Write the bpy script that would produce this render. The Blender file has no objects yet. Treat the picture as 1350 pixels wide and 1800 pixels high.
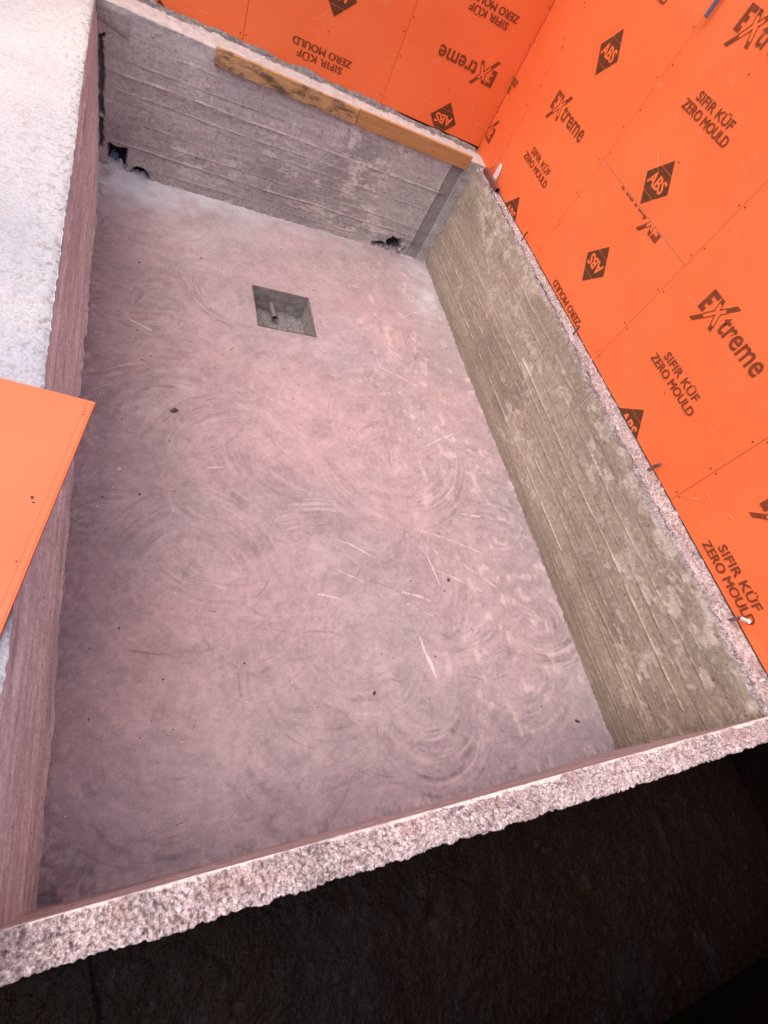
import bpy, bmesh, math, random
import numpy as np
from mathutils import Vector, Matrix

sc = bpy.context.scene
C = sc.collection

# ------------------------------------------------------------------ camera
cam_d = bpy.data.cameras.new('camera')
cam = bpy.data.objects.new('camera', cam_d)
C.objects.link(cam)
cam_d.sensor_fit = 'VERTICAL'
cam_d.sensor_height = 24.0
cam_d.lens = 24.0 * 904.76 / 1800.0
cam_d.clip_start = 0.05
cam_d.clip_end = 600
cam.location = (0.2340, 0.0810, 2.6912)
cam.rotation_euler = (0.594388, -0.417880, -0.233455)
sc.camera = cam

# ------------------------------------------------------------------ sky, sun
SUN_EL, SUN_AZ = math.radians(68), math.radians(258)      # azimuth from +Y, clockwise: from the open left side
w = bpy.data.worlds.new('World')
sc.world = w
w.use_nodes = True
nt = w.node_tree
sky = nt.nodes.new('ShaderNodeTexSky')
sky.sky_type = 'NISHITA'
sky.sun_disc = False
sky.sun_elevation = SUN_EL
sky.sun_rotation = SUN_AZ
sky.air_density = 0.8
sky.dust_density = 4.0
sky.ozone_density = 0.4
nt.links.new(sky.outputs[0], nt.nodes['Background'].inputs[0])
nt.nodes['Background'].inputs[1].default_value = 0.15
sun_d = bpy.data.lights.new('sun', 'SUN')
sun_d.energy = 1.5
sun_d.angle = math.radians(75)
sun_d.color = (1.0, 0.93, 0.85)
sun = bpy.data.objects.new('sun', sun_d)
C.objects.link(sun)
sdir = Vector((math.sin(SUN_AZ) * math.cos(SUN_EL), math.cos(SUN_AZ) * math.cos(SUN_EL), math.sin(SUN_EL)))
sun.rotation_euler = sdir.to_track_quat('Z', 'Y').to_euler()
sun.location = sdir * 20

vs = sc.view_settings
vs.view_transform = 'Standard'
vs.look = 'None'
vs.gamma = 1.0
vs.use_curve_mapping = False
vs.exposure = 0.76
sc.render.engine = 'CYCLES'
sc.cycles.max_bounces = 5
sc.cycles.diffuse_bounces = 4
sc.cycles.glossy_bounces = 2

rnd = random.Random(7)
# ------------------------------------------------------------------ numpy noise
_T = np.random.default_rng(3).random((256, 256))
def vn(x, y, seed=0):
    x = np.asarray(x, float) + seed * 17.13
    y = np.asarray(y, float) + seed * 31.77
    xi = np.floor(x).astype(int); yi = np.floor(y).astype(int)
    fx = x - xi; fy = y - yi
    fx = fx * fx * (3 - 2 * fx); fy = fy * fy * (3 - 2 * fy)
    a = _T[xi & 255, yi & 255]; b = _T[(xi + 1) & 255, yi & 255]
    c = _T[xi & 255, (yi + 1) & 255]; d = _T[(xi + 1) & 255, (yi + 1) & 255]
    return (a * (1 - fx) + b * fx) * (1 - fy) + (c * (1 - fx) + d * fx) * fy - 0.5
def fbm(x, y, o=4, seed=0):
    s = 0; a = 1.0
    for i in range(o):
        s = s + a * vn(x, y, seed + i); x = x * 2.03; y = y * 2.03; a *= 0.5
    return s
def mixc(c, col, f):
    """blend colour col into the colour field c by the mask f"""
    f = np.clip(f, 0, 1)[..., None]
    return c * (1 - f) + np.array(col) * f
def flat(shape, col): return np.broadcast_to(np.array(col, float), shape + (3,)).copy()
def sm(a, b, x):
    t = np.clip((x - a) / (b - a), 0, 1)
    return t * t * (3 - 2 * t)

# ------------------------------------------------------------------ material helper
class M:
    def __init__(s, name, rough=0.85, spec=0.3):
        s.m = bpy.data.materials.new(name); s.m.use_nodes = True
        s.t = s.m.node_tree; s.b = s.t.nodes['Principled BSDF']
        s.b.inputs['Roughness'].default_value = rough
        s.b.inputs['Specular IOR Level'].default_value = spec
        s.pos = s.n('ShaderNodeNewGeometry').outputs['Position']
        s.h = None
    def n(s, typ, **k):
        o = s.t.nodes.new(typ)
        for a, v in k.items(): setattr(o, a, v)
        return o
    def set(s, sock, v):
        if isinstance(v, bpy.types.NodeSocket): s.t.links.new(v, sock)
        elif isinstance(v, tuple) and len(v) == 3 and len(getattr(sock, 'default_value', ())) == 4: sock.default_value = (*v, 1)
        else: sock.default_value = v
    def mapped(s, scale, loc=(0, 0, 0), rot=(0, 0, 0), src=None):
        o = s.n('ShaderNodeMapping'); s.set(o.inputs[0], src or s.pos)
        o.inputs['Scale'].default_value = scale; o.inputs['Location'].default_value = loc; o.inputs['Rotation'].default_value = rot
        return o.outputs[0]
    def noise(s, scale, detail=4, rough=0.55, vec=None, dist=0.0):
        o = s.n('ShaderNodeTexNoise'); s.set(o.inputs['Vector'], vec or s.pos)
        o.inputs['Scale'].default_value = scale; o.inputs['Detail'].default_value = detail
        o.inputs['Roughness'].default_value = rough; o.inputs['Distortion'].default_value = dist
        return o.outputs[0]
    def vor(s, scale, feature='F1', vec=None, out='Distance'):
        o = s.n('ShaderNodeTexVoronoi', feature=feature); s.set(o.inputs['Vector'], vec or s.pos)
        o.inputs['Scale'].default_value = scale
        return o.outputs[out]
    def ramp(s, v, a, b, ya=0.0, yb=1.0):
        o = s.n('ShaderNodeMapRange'); s.set(o.inputs[0], v)
        for i, q in enumerate((a, b, ya, yb)): o.inputs[i + 1].default_value = q
        return o.outputs[0]
    def math(s, op, a, b=0.0):
        o = s.n('ShaderNodeMath', operation=op); s.set(o.inputs[0], a); s.set(o.inputs[1], b)
        return o.outputs[0]
    def mix(s, f, a, b, mode='MIX'):
        o = s.n('ShaderNodeMix', data_type='RGBA', blend_type=mode)
        s.set(o.inputs[0], f); s.set(o.inputs[6], a); s.set(o.inputs[7], b)
        return o.outputs[2]
    def attr(s, name):
        o = s.n('ShaderNodeAttribute', attribute_name=name); return o.outputs['Fac']
    def color(s, v): s.set(s.b.inputs['Base Color'], v); return s
    def bump(s, v, strength=0.3, dist=0.01):
        o = s.n('ShaderNodeBump'); o.inputs['Strength'].default_value = strength; o.inputs['Distance'].default_value = dist
        s.set(o.inputs['Height'], v)
        if s.h is not None: s.t.links.new(s.h, o.inputs['Normal'])
        s.h = o.outputs[0]; s.t.links.new(s.h, s.b.inputs['Normal'])
        return s

# ------------------------------------------------------------------ materials
def mat_painted(name, rough=0.8, spec=0.3, fine=130, amp=0.22, bump=0.5, bd=0.004):
    """colour comes from the mesh points (stains, trowel marks, grain); a fine noise adds the sand"""
    m = M(name, rough, spec)
    a = m.n('ShaderNodeAttribute', attribute_name='col').outputs['Color']
    n = m.noise(fine, 2, 0.7)
    k = m.ramp(n, 0.3, 0.7, 1 - amp, 1 + amp)
    vm = m.n('ShaderNodeVectorMath', operation='SCALE'); m.set(vm.inputs[0], a); m.set(vm.inputs['Scale'], k)
    m.color(vm.outputs[0])
    m.bump(n, bump, bd)
    return m.m

def mat_board(name='orange_board', sky_sheen=0.0, k=1.0):
    m = M(name, 0.55, 0.3)
    c = m.mix(m.ramp(m.noise(1.3, 4), 0.35, 0.65), (0.82 * k, 0.152 * k, 0.042), (0.86 * k, 0.175 * k, 0.054))
    # rub marks and dust smears
    st = m.noise(1.0, 5, 0.7, vec=m.mapped((5, 5, 26), rot=(0.25, 0, 0)))
    c = m.mix(m.math('MULTIPLY', m.ramp(st, 0.60, 0.74), 0.35), c, (0.88, 0.33, 0.17))
    c = m.mix(m.math('MULTIPLY', m.ramp(m.noise(3.5, 6, 0.7), 0.6, 0.75), 0.25), c, (0.70, 0.105, 0.028))
    c = m.mix(m.math('MULTIPLY', m.ramp(m.noise(190, 3, 0.7), 0.5, 0.8), 0.18), c, (0.62, 0.10, 0.03))
    c = m.mix(m.math('MULTIPLY', m.ramp(m.vor(21), 0.06, 0.04), 0.3), c, (0.93, 0.42, 0.24))
    if sky_sheen: c = m.mix(m.ramp(m.noise(4, 4), 0.3, 0.7, sky_sheen * 0.6, sky_sheen), c, (0.80, 0.36, 0.24))  # paler mix: reflected sky brightness painted into the sheet's colour
    m.color(c)
    m.bump(m.noise(240, 2), 0.10, 0.002)
    return m.m

def mat_print(name, col):
    m = M(name, 0.6, 0.2)
    c = m.mix(m.ramp(m.noise(45, 5, 0.75), 0.4, 0.75), col, tuple(k * 1.7 for k in col))
    c = m.mix(m.math('MULTIPLY', m.ramp(m.noise(130, 3, 0.7), 0.62, 0.74), 0.35), c, (0.5, 0.12, 0.05))
    m.color(c); return m.m

def mat_simple(name, a, b, scale=40, rough=0.8, spec=0.3, bump=0.4, bd=0.004, metal=0.0):
    m = M(name, rough, spec)
    m.color(m.mix(m.ramp(m.noise(scale, 5, 0.65), 0.35, 0.65), a, b))
    m.bump(m.noise(scale * 2.5, 4, 0.7), bump, bd)
    m.b.inputs['Metallic'].default_value = metal
    return m.m

def mat_wood(name, a, b, stain, cut):
    m = M(name, 0.75, 0.25)
    g = m.noise(1.0, 6, 0.65, vec=m.mapped((4, 60, 85)), dist=0.5)
    c = m.mix(m.ramp(g, 0.3, 0.7), a, b)
    c = m.mix(m.math('MULTIPLY', m.ramp(m.noise(1.0, 4, vec=m.mapped((2.5, 150, 170))), 0.52, 0.7), 0.45), c, tuple(k * 0.5 for k in a))
    c = m.mix(m.math('MULTIPLY', m.ramp(m.noise(1.0, 7, 0.72, vec=m.mapped((6, 14, 14))), *cut), 0.92), c, stain)
    m.color(c); m.bump(g, 0.5, 0.004); return m.m

FLOOR = mat_painted('floor_concrete', 0.72, 0.3, 150, 0.17, 0.5, 0.004)
FORM = mat_painted('formwork_concrete', 0.8, 0.3, 120, 0.22, 0.5, 0.004)
ROUGH = mat_painted('rough_top', 0.9, 0.2, 200, 0.55, 1.0, 0.007)
SCREED = mat_painted('white_screed', 0.85, 0.25, 90, 0.14, 0.8, 0.006)
BIT = mat_painted('bitumen', 0.42, 0.03, 80, 0.45, 0.8, 0.008)
PALE = mat_simple('pale_mortar_top', (0.40, 0.355, 0.345), (0.54, 0.48, 0.46), 18, 0.9, 0.2, 0.6, 0.006)
GREYM = mat_simple('grey_mortar', (0.15, 0.13, 0.125), (0.33, 0.285, 0.275), 34, 0.9, 0.2, 0.9, 0.012)
SUMP = mat_simple('sump_concrete', (0.215, 0.185, 0.18), (0.33, 0.285, 0.275), 16, 0.85, 0.25, 0.7, 0.008)
SUMPB = mat_simple('sump_rubble', (0.14, 0.125, 0.13), (0.32, 0.285, 0.285), 55, 0.9, 0.2, 1.0, 0.012)
BOARD = mat_board()
INK = mat_print('brown_ink', (0.105, 0.034, 0.014))
INK2 = mat_print('faded_ink', (0.185, 0.040, 0.013))
CORE = mat_simple('board_core', (0.55, 0.48, 0.42), (0.68, 0.60, 0.52), 60)
SCREWM = mat_simple('dark_screw', (0.03, 0.014, 0.010), (0.07, 0.03, 0.02), 200, 0.5, 0.4)
BACKING = mat_simple('dark_backing', (0.06, 0.03, 0.022), (0.10, 0.055, 0.04), 10)
RUST = mat_simple('rusty_steel', (0.10, 0.045, 0.03), (0.23, 0.12, 0.09), 45, 0.75, 0.4, 0.6, 0.003)
TUBE = mat_simple('red_oxide_tube', (0.13, 0.035, 0.025), (0.22, 0.09, 0.075), 30, 0.6, 0.4, 0.4, 0.002)
WOODA = mat_wood('wet_stained_wood', (0.40, 0.215, 0.095), (0.56, 0.33, 0.16), (0.085, 0.055, 0.038), (0.46, 0.60))
WOODB = mat_wood('clean_wood', (0.36, 0.165, 0.062), (0.47, 0.24, 0.10), (0.15, 0.08, 0.045), (0.57, 0.70))
WHITEP = mat_simple('white_foam', (0.72, 0.66, 0.65), (0.80, 0.76, 0.75), 50)
BLUEP = mat_simple('blue_plastic', (0.09, 0.16, 0.30), (0.16, 0.26, 0.42), 30, 0.35, 0.5, 0.3)
GREYP = mat_simple('grey_pipe', (0.11, 0.09, 0.09), (0.19, 0.16, 0.16), 60, 0.5, 0.4, 0.3, 0.002)
PIPEIN = mat_simple('pipe_inside', (0.012, 0.010, 0.010), (0.03, 0.025, 0.025), 40)
HOSE = mat_simple('slate_blue_conduit', (0.075, 0.075, 0.105), (0.12, 0.12, 0.16), 60, 0.45, 0.4, 0.2, 0.001)
CRUMB = mat_simple('dark_crumb', (0.045, 0.036, 0.032), (0.12, 0.09, 0.08), 90, 0.9, 0.2, 0.8)
CRUMBW = mat_simple('pale_crumb', (0.62, 0.56, 0.53), (0.72, 0.68, 0.66), 90)
SCUFF = mat_simple('pale_scuff', (0.80, 0.30, 0.14), (0.86, 0.48, 0.30), 60)
SPLINT = mat_simple('splinter', (0.055, 0.04, 0.036), (0.13, 0.10, 0.09), 60)
EARTH = mat_simple('bare_earth', (0.16, 0.13, 0.105), (0.24, 0.20, 0.165), 3)

# ------------------------------------------------------------------ object helpers
def mesh_obj(name, me, parent=None, mats=()):
    for q in mats: me.materials.append(q)
    o = bpy.data.objects.new(name, me); C.objects.link(o)
    if parent: o.parent = parent
    return o
def bm_obj(name, bm, mats, parent=None, smooth=False):
    me = bpy.data.meshes.new(name); bm.to_mesh(me); bm.free()
    if smooth: me.shade_smooth()
    return mesh_obj(name, me, parent, mats if isinstance(mats, (list, tuple)) else [mats])
def tag(o, label=None, cat=None, group=None, kind=None):
    if label: o['label'] = label
    if cat: o['category'] = cat
    if group: o['group'] = group
    if kind: o['kind'] = kind
    return o
def empty(name, loc=(0, 0, 0)):
    o = bpy.data.objects.new(name, None); C.objects.link(o); o.location = loc; o.empty_display_size = 0.1; return o
def box(bm, lo, hi, bev=0.0):
    r = bmesh.ops.create_cube(bm, size=1)
    v = r['verts']
    for q in v: q.co = Vector([lo[i] + (q.co[i] + 0.5) * (hi[i] - lo[i]) for i in range(3)])
    if bev:
        es = list({e for q in v for e in q.link_edges})
        bmesh.ops.bevel(bm, geom=es, offset=bev, segments=2, affect='EDGES', profile=0.5)
def grid_mesh(name, P, mats, fmat=None, attrs=None, keep=None, smooth=True, flip=False):
    """P: (n, m, 3) array of points; fmat: (n-1, m-1) material slots; keep: (n-1, m-1) bool"""
    n, m_, _ = P.shape
    idx = np.arange(n * m_).reshape(n, m_)
    q = np.stack([idx[:-1, :-1], idx[1:, :-1], idx[1:, 1:], idx[:-1, 1:]], -1)
    if flip: q = q[..., ::-1]
    fm = fmat if fmat is not None else np.zeros((n - 1, m_ - 1), int)
    if keep is not None: q = q[keep]; fm = fm[keep]
    q = q.reshape(-1, 4); fm = np.asarray(fm).reshape(-1)
    me = bpy.data.meshes.new(name)
    me.vertices.add(n * m_); me.vertices.foreach_set('co', P.reshape(-1).astype(np.float32))
    me.loops.add(q.size); me.loops.foreach_set('vertex_index', q.reshape(-1).astype(np.int32))
    me.polygons.add(len(q))
    me.polygons.foreach_set('loop_start', np.arange(0, q.size, 4, dtype=np.int32))
    me.polygons.foreach_set('material_index', fm.astype(np.int32))
    me.update(calc_edges=True)
    for k, v in (attrs or {}).items():
        if np.ndim(v) == 3:
            a = me.attributes.new(k, 'FLOAT_COLOR', 'POINT')
            a.data.foreach_set('color', np.concatenate([np.clip(v, 0, 1), np.ones(v.shape[:2] + (1,))], -1).astype(np.float32).reshape(-1))
        else:
            a = me.attributes.new(k, 'FLOAT', 'POINT'); a.data.foreach_set('value', np.asarray(v, np.float32).reshape(-1))
    if smooth: me.shade_smooth()
    for q_ in mats: me.materials.append(q_)
    return me

W, L = 3.110, 4.969           # basin inside, metres
HL, HR, HF = 1.185, 1.048, 1.036
XR, YB = 3.232, 5.268         # faces of the board walls
TF = 0.103                    # front wall thickness
ZT = 0.606                    # trench floor

# ------------------------------------------------------------------ ground and trench
bm = bmesh.new(); bmesh.ops.create_grid(bm, x_segments=2, y_segments=2, size=150)
o = bm_obj('ground', bm, EARTH); o.location.z = -0.62; tag(o, kind='structure')
# black coated trench floor in front of the basin
xs = np.arange(-1.2, 3.33, 0.007); ys = np.arange(-0.96, -0.06, 0.007)
X, Y = np.meshgrid(xs, ys, indexing='ij')
Z = ZT + 0.020 * fbm(X * 4, Y * 4, 3, 2) + 0.008 * fbm(X * 18, Y * 18, 2, 5) + 0.011 * np.abs(fbm(X * 62, Y * 62, 2, 15))
Z += 0.012 * np.exp(-((X - 0.19 - 0.12 * (-Y - 0.15) + 0.02 * vn(X * 0, Y * 9, 3)) / 0.008) ** 2)
Z += 0.005 * np.exp(-((X - 2.55 + 0.03 * vn(X * 0, Y * 6, 7)) / 0.010) ** 2)
Z += 0.05 * sm(-0.16, -0.08, Y)
def bit_col(X, Y, k=1.0):
    c = flat(X.shape, (0.0044, 0.0026, 0.0023))
    c = mixc(c, (0.0047, 0.0035, 0.0038), sm(-0.1, 0.4, fbm(X * 2.5, Y * 2.5, 4, 91) + 0.25 * (1.2 - X)))
    c = mixc(c, (0.0056, 0.0024, 0.0016), 0.7 * sm(0.0, 0.5, fbm(X * 3.5, Y * 3.5, 4, 93)))
    c = mixc(c, (0.012, 0.0095, 0.0102), 0.5 * sm(0.25, 0.7, fbm(X * 30, Y * 30, 3, 95)))
    return c
me = grid_mesh('trench_floor', np.stack([X, Y, Z], -1), [BIT], attrs=dict(col=bit_col(X, Y)))
tag(mesh_obj('trench_floor', me), kind='structure')
def rough_slab(name, lo, hi, mat, step, amp, freq, seed):
    """a box whose sides are pushed about by noise"""
    bm = bmesh.new(); box(bm, lo, hi)
    n = max(1, int(max(hi[i] - lo[i] for i in range(3)) / step))
    for ax in range(3):
        c = int((hi[ax] - lo[ax]) / step)
        for k in range(1, c):
            co = [0, 0, 0]; co[ax] = lo[ax] + (hi[ax] - lo[ax]) * k / c; no = [0, 0, 0]; no[ax] = 1
            bmesh.ops.bisect_plane(bm, geom=bm.verts[:] + bm.edges[:] + bm.faces[:], plane_co=co, plane_no=no)
    for v in bm.verts:
        a = float(fbm(v.co.x * freq + v.co.z * freq * 0.7, v.co.y * freq + v.co.z * freq * 1.3, 3, seed))
        b = float(fbm(v.co.y * freq + v.co.z * freq, v.co.x * freq + 5, 3, seed + 4))
        v.co += Vector((a, b, a * 0.5)) * amp
    o = bm_obj(name, bm, mat, smooth=True)
    n_ = len(o.data.vertices); co = np.empty(n_ * 3); o.data.vertices.foreach_get('co', co); co = co.reshape(-1, 1, 3)
    cc = bit_col(co[..., 0] + co[..., 2], co[..., 1] - co[..., 2])
    a = o.data.attributes.new('col', 'FLOAT_COLOR', 'POINT'); a.data.foreach_set('color', np.concatenate([cc, np.ones((n_, 1, 1))], -1).astype(np.float32).reshape(-1))
    return o
o = rough_slab('coated_wall', (3.29, -2.4, 0.45), (3.55, -0.06, 1.015), BIT, 0.06, 0.012, 9, 3)
tag(o, 'black coated wall closing the trench under the line of the orange boards', 'wall')
o = rough_slab('coated_wall', (-2.6, -1.12, 0.45), (3.27, -0.915, 1.32), BIT, 0.06, 0.012, 9, 8)
tag(o, 'long black coated wall across the trench from the rough concrete rim', 'wall')

# ------------------------------------------------------------------ basin floor
SX0, SX1, SY0, SY1, SD = 1.152, 1.633, 3.412, 3.892, 0.222
def axis_pts(a, b, step, marks):
    pts = [a]; ms = sorted(marks) + [b]
    for q in ms:
        n = max(1, int(round((q - pts[-1]) / step)))
        s0 = pts[-1]
        pts += [s0 + (q - s0) * (i + 1) / n for i in range(n)]
    return np.array(pts)
xs = axis_pts(-0.03, W + 0.05, 0.006, [SX0, SX1]); ys = axis_pts(-0.03, L + 0.06, 0.0065, [SY0, SY1])
X, Y = np.meshgrid(xs, ys, indexing='ij')
dl, dr, db, df = X, W - X, L - Y, Y
Z = 0.010 * fbm(X * 1.5, Y * 1.5, 3, 1) + 0.0025 * fbm(X * 9, Y * 9, 3, 4)
# passes of the trowel: every pass lays streaks along arcs over what was there
R_ = np.random.default_rng(11)
strk = 0.6 * fbm(X * 10 + Y * 3, Y * 26, 3, 111)
passes = [(R_.uniform(0.1, 3.0), R_.uniform(0.2, 4.9), R_.uniform(0.25, 0.75), R_.uniform(-math.pi, math.pi), R_.uniform(0.7, 1.7)) for _ in range(95)]
passes += [(0.95, 1.55, 0.62, -1.9, 1.2), (0.62, 1.30, 0.5, -2.2, 1.0), (1.75, 1.72, 0.32, -1.57, 1.5), (2.15, 1.12, 0.42, -1.5, 1.3), (1.45, 0.95, 0.48, -1.7, 1.3),
           (0.75, 0.75, 0.55, -2.3, 1.2), (1.20, 0.62, 0.52, -1.8, 1.2), (1.85, 0.62, 0.50, -1.6, 1.1), (0.55, 0.45, 0.42, -2.6, 1.1), (2.5, 0.7, 0.5, -1.4, 1.0), (1.0, 0.55, 0.40, -1.9, 1.0), (0.42, 0.42, 0.36, -2.3, 1.2)]
lip = np.zeros_like(X); tone = np.zeros_like(X)
for i, (cx, cy, rr, ac, aw) in enumerate(passes):
    wx = X + 0.10 * vn(X * 2.0, Y * 2.0, i); wy = Y + 0.10 * vn(X * 2.0, Y * 2.0, i + 9)
    ex = 0.75 + 0.5 * ((i * 0.37) % 1); d = np.hypot((wx - cx) * ex, (wy - cy) / ex) ; a = np.arctan2(wy - cy, wx - cx)
    da = np.abs((a - ac + math.pi) % (2 * math.pi) - math.pi)
    w_ = 0.22 * rr + 0.05
    mk = 0.85 * sm(w_ + 0.09, w_ - 0.06, np.abs(d - rr + 0.5 * w_)) * sm(aw + 0.2, aw - 0.6, da)
    st = fbm(d * (48 + 22 * ((i * 0.61) % 1)) + i * 7.7, a * 2.6 + i * 3.1, 3, i % 23)
    strk = strk * (1 - mk) + st * mk
    tone = tone * (1 - mk) + mk * (0.13 * (((i * 0.619) % 1) - 0.5) + 0.16 * fbm(d * 17 + i, a * 1.3 + i * 2.2, 3, (i + 5) % 23))
    edge_ = np.exp(-((d - rr - 0.006 * vn(a * 9, a * 0, i)) / 0.006) ** 2) * sm(aw - 0.1, aw - 0.6, da) * np.clip(0.2 + 1.8 * vn(a * 7, a * 0, i + 3), 0, 1)
    lip = np.maximum(lip * (1 - 0.7 * mk), edge_)
edge = np.exp(-dl / 0.06) + 0.8 * np.exp(-dr / 0.05) + 0.7 * np.exp(-db / 0.05) + 0.7 * np.exp(-df / 0.05)
Z += edge * (0.010 + 0.030 * np.abs(fbm(X * 24, Y * 24, 3, 9)))
Z += 0.0035 * strk + 0.0045 * lip
# ragged mortar along the left edge and in the near left corner
lump = np.exp(-(((X - 0.10) / 0.11) ** 2 + ((Y - 0.05) / 0.09) ** 2))
Z += lump * (0.030 + 0.07 * fbm(X * 16, Y * 16, 3, 12))
# mortar dribble below the rim, near the left corner
for k, (cx, cy, rr) in enumerate(((0.50, 0.42, 0.37), (0.54, 0.45, 0.42))):
    d = np.hypot(X - cx, Y - cy) + 0.02 * vn(X * 8, Y * 8, 5); a = np.arctan2(Y - cy, X - cx)
    m_ = np.exp(-((d - rr) / 0.014) ** 2) * sm(-2.75, -2.4, a) * sm(-1.1, -1.5, a); m_ = m_ * np.clip(0.45 + 1.6 * fbm(X * 16, Y * 16, 3, 55 + k), 0, 1); Z += 0.012 * m_; lip = np.maximum(lip, 0.55 * m_)
gn = fbm(X * 7, Y * 7, 3, 21)
grit = np.clip(1.15 * np.exp(-dl / (0.10 + 0.09 * vn(Y * 3, X * 0, 5))) + 0.45 * np.exp(-dr / 0.05) + lump + 0.5 * np.exp(-df / 0.05), 0, 1) * np.clip(0.75 + 1.2 * gn, 0, 1)
Z += 0.010 * grit * fbm(X * 45, Y * 45, 3, 22)
# pale bluish tone and mound at the back left corner, thin along the back
pale_patch = 1.0 * np.exp(-(((X - 0.12) / 0.34) ** 2 + ((db - 0.0) / 0.36) ** 2)) + 0.5 * np.exp(-db / 0.09) * sm(2.8, 1.8, X) + 0.35 * np.exp(-(((X - 0.5) / 0.9) ** 2 + (db / 0.8) ** 2))
pale_patch += 0.6 * np.exp(-(((X - 2.95) / 0.20) ** 2 + ((Y - 4.5) / 0.5) ** 2))
pale_patch = np.clip(pale_patch * (0.9 + 1.1 * fbm(X * 6, Y * 6, 4, 31)), 0, 1)
Z += 0.034 * np.exp(-(((X - 0.11) / 0.10) ** 2 + (db / 0.15) ** 2))
hole = (X[:-1, :-1] >= SX0 - 1e-6) & (X[1:, 1:] <= SX1 + 1e-6) & (Y[:-1, :-1] >= SY0 - 1e-6) & (Y[1:, 1:] <= SY1 + 1e-6)
rim = np.maximum(np.maximum(SX0 - X, X - SX1), np.maximum(SY0 - Y, Y - SY1)) + 0.006 * vn(X * 40, Y * 40, 7)
Z = Z * sm(-0.001, 0.05, rim) - 0.010 * sm(0.010, -0.004, rim)
# colour of the screed
c = flat(X.shape, (0.365, 0.266, 0.278))
big = fbm(X * 0.9, Y * 0.9, 3, 121) + 0.16 * (1.3 - np.abs(X - 1.6)) - 0.1
c = mixc(c, (0.425, 0.290, 0.298), sm(-0.35, 0.45, big))
c = mixc(c, (0.330, 0.268, 0.290), 0.60 * sm(0.0, 0.55, fbm(X * 1.3, Y * 1.3, 4, 123) + 0.30 * np.exp(-dl / 0.6)))
c = mixc(c, (0.365, 0.288, 0.276), 0.5 * sm(0.0, 0.5, fbm(X * 1.6, Y * 1.6, 3, 125) + 0.3 * sm(2.0, 3.0, X)))
c = mixc(c, (0.375, 0.305, 0.345), 0.7 * sm(1.1, 0.1, Y + 0.4 * vn(X * 1.5, Y * 1.5, 8)))
c = c * (1 + 0.14 * fbm(X * 5, Y * 5, 5, 127))[..., None]
c = c * (0.845 + 0.14 * fbm(X * 14, Y * 14, 4, 128) + 0.17 * fbm(X * 48, Y * 48, 3, 129) + 0.9 * tone)[..., None]
sk = (0.25 + 0.9 * sm(-0.25, 0.35, fbm(X * 1.6, Y * 1.6, 3, 131))) * (0.42 + 0.85 * np.maximum(sm(2.6, 1.1, Y), 0.6 * sm(1.1, 0.5, X)))
c = mixc(c, (0.15, 0.105, 0.115), 0.60 * sk * sm(0.06, 0.50, strk) * np.clip(0.75 + 1.4 * fbm(X * 45, Y * 45, 2, 141), 0, 1))
c = mixc(c, (0.56, 0.42, 0.42), 0.36 * sk * sm(-0.08, -0.5, strk))
c = mixc(c, (0.13, 0.095, 0.10), 0.75 * sm(0.35, 0.9, lip))
c = mixc(c, (0.58, 0.44, 0.43), 0.5 * sm(0.22, 0.6, fbm(X * 17, Y * 12, 4, 133)) * sm(1.6, 2.6, X + 0.5 * vn(Y * 2, X * 2, 6)))
c = mixc(c, (0.50, 0.50, 0.545), pale_patch)
c = mixc(c, (0.23, 0.185, 0.195), 0.8 * grit * sm(-0.2, 0.3, fbm(X * 30, Y * 30, 3, 135)))
c = mixc(c, (0.46, 0.38, 0.38), 0.6 * grit * sm(0.12, 0.4, fbm(X * 38, Y * 38, 3, 137)))
# fine dark drag lines left by the trowel, thickest in front of the rim
def drag(cx, cy, rr, a0, a1, wd, k, seed):
    global c, Z
    i0, i1 = np.searchsorted(xs, [cx - rr - 0.05, cx + rr + 0.05]); j0, j1 = np.searchsorted(ys, [cy - rr - 0.05, cy + rr + 0.05])
    x = X[i0:i1, j0:j1]; y = Y[i0:i1, j0:j1]
    d = np.hypot(x - cx, y - cy); a = np.arctan2(y - cy, x - cx)
    f = sm(1.3, 0.3, np.abs(d - rr - 0.012 * vn(a * 5, a * 0, seed)) / wd) * sm(a0, a0 + 0.2, a) * sm(a1, a1 - 0.2, a) * np.clip(0.45 + 1.7 * vn(a * rr * 16, d * 30, seed + 4), 0, 1)
    c[i0:i1, j0:j1] = mixc(c[i0:i1, j0:j1], (0.10, 0.070, 0.078), k * f); Z[i0:i1, j0:j1] -= 0.003 * f
for i in range(230):
    if i < 110:
        cx, cy = R_.choice([0.45, 0.8, 1.15, 1.5, 1.9, 2.3]) + R_.normal(0, 0.08), R_.choice([0.5, 0.62, 1.25]) + R_.normal(0, 0.08); rr = R_.uniform(0.28, 0.58)
    else:
        cx, cy, rr = R_.uniform(0.2, 2.9), R_.uniform(0.8, 4.7), R_.uniform(0.15, 0.6)
    a0 = -2.9 + R_.uniform(0, 1.9) if R_.random() < 0.8 else R_.uniform(-3.1, 2.0)
    drag(cx, cy, rr, a0, a0 + R_.uniform(0.35, 1.1), R_.uniform(0.003, 0.0055), R_.uniform(0.2, 0.58) if i < 110 else R_.uniform(0.12, 0.42), i)
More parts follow.
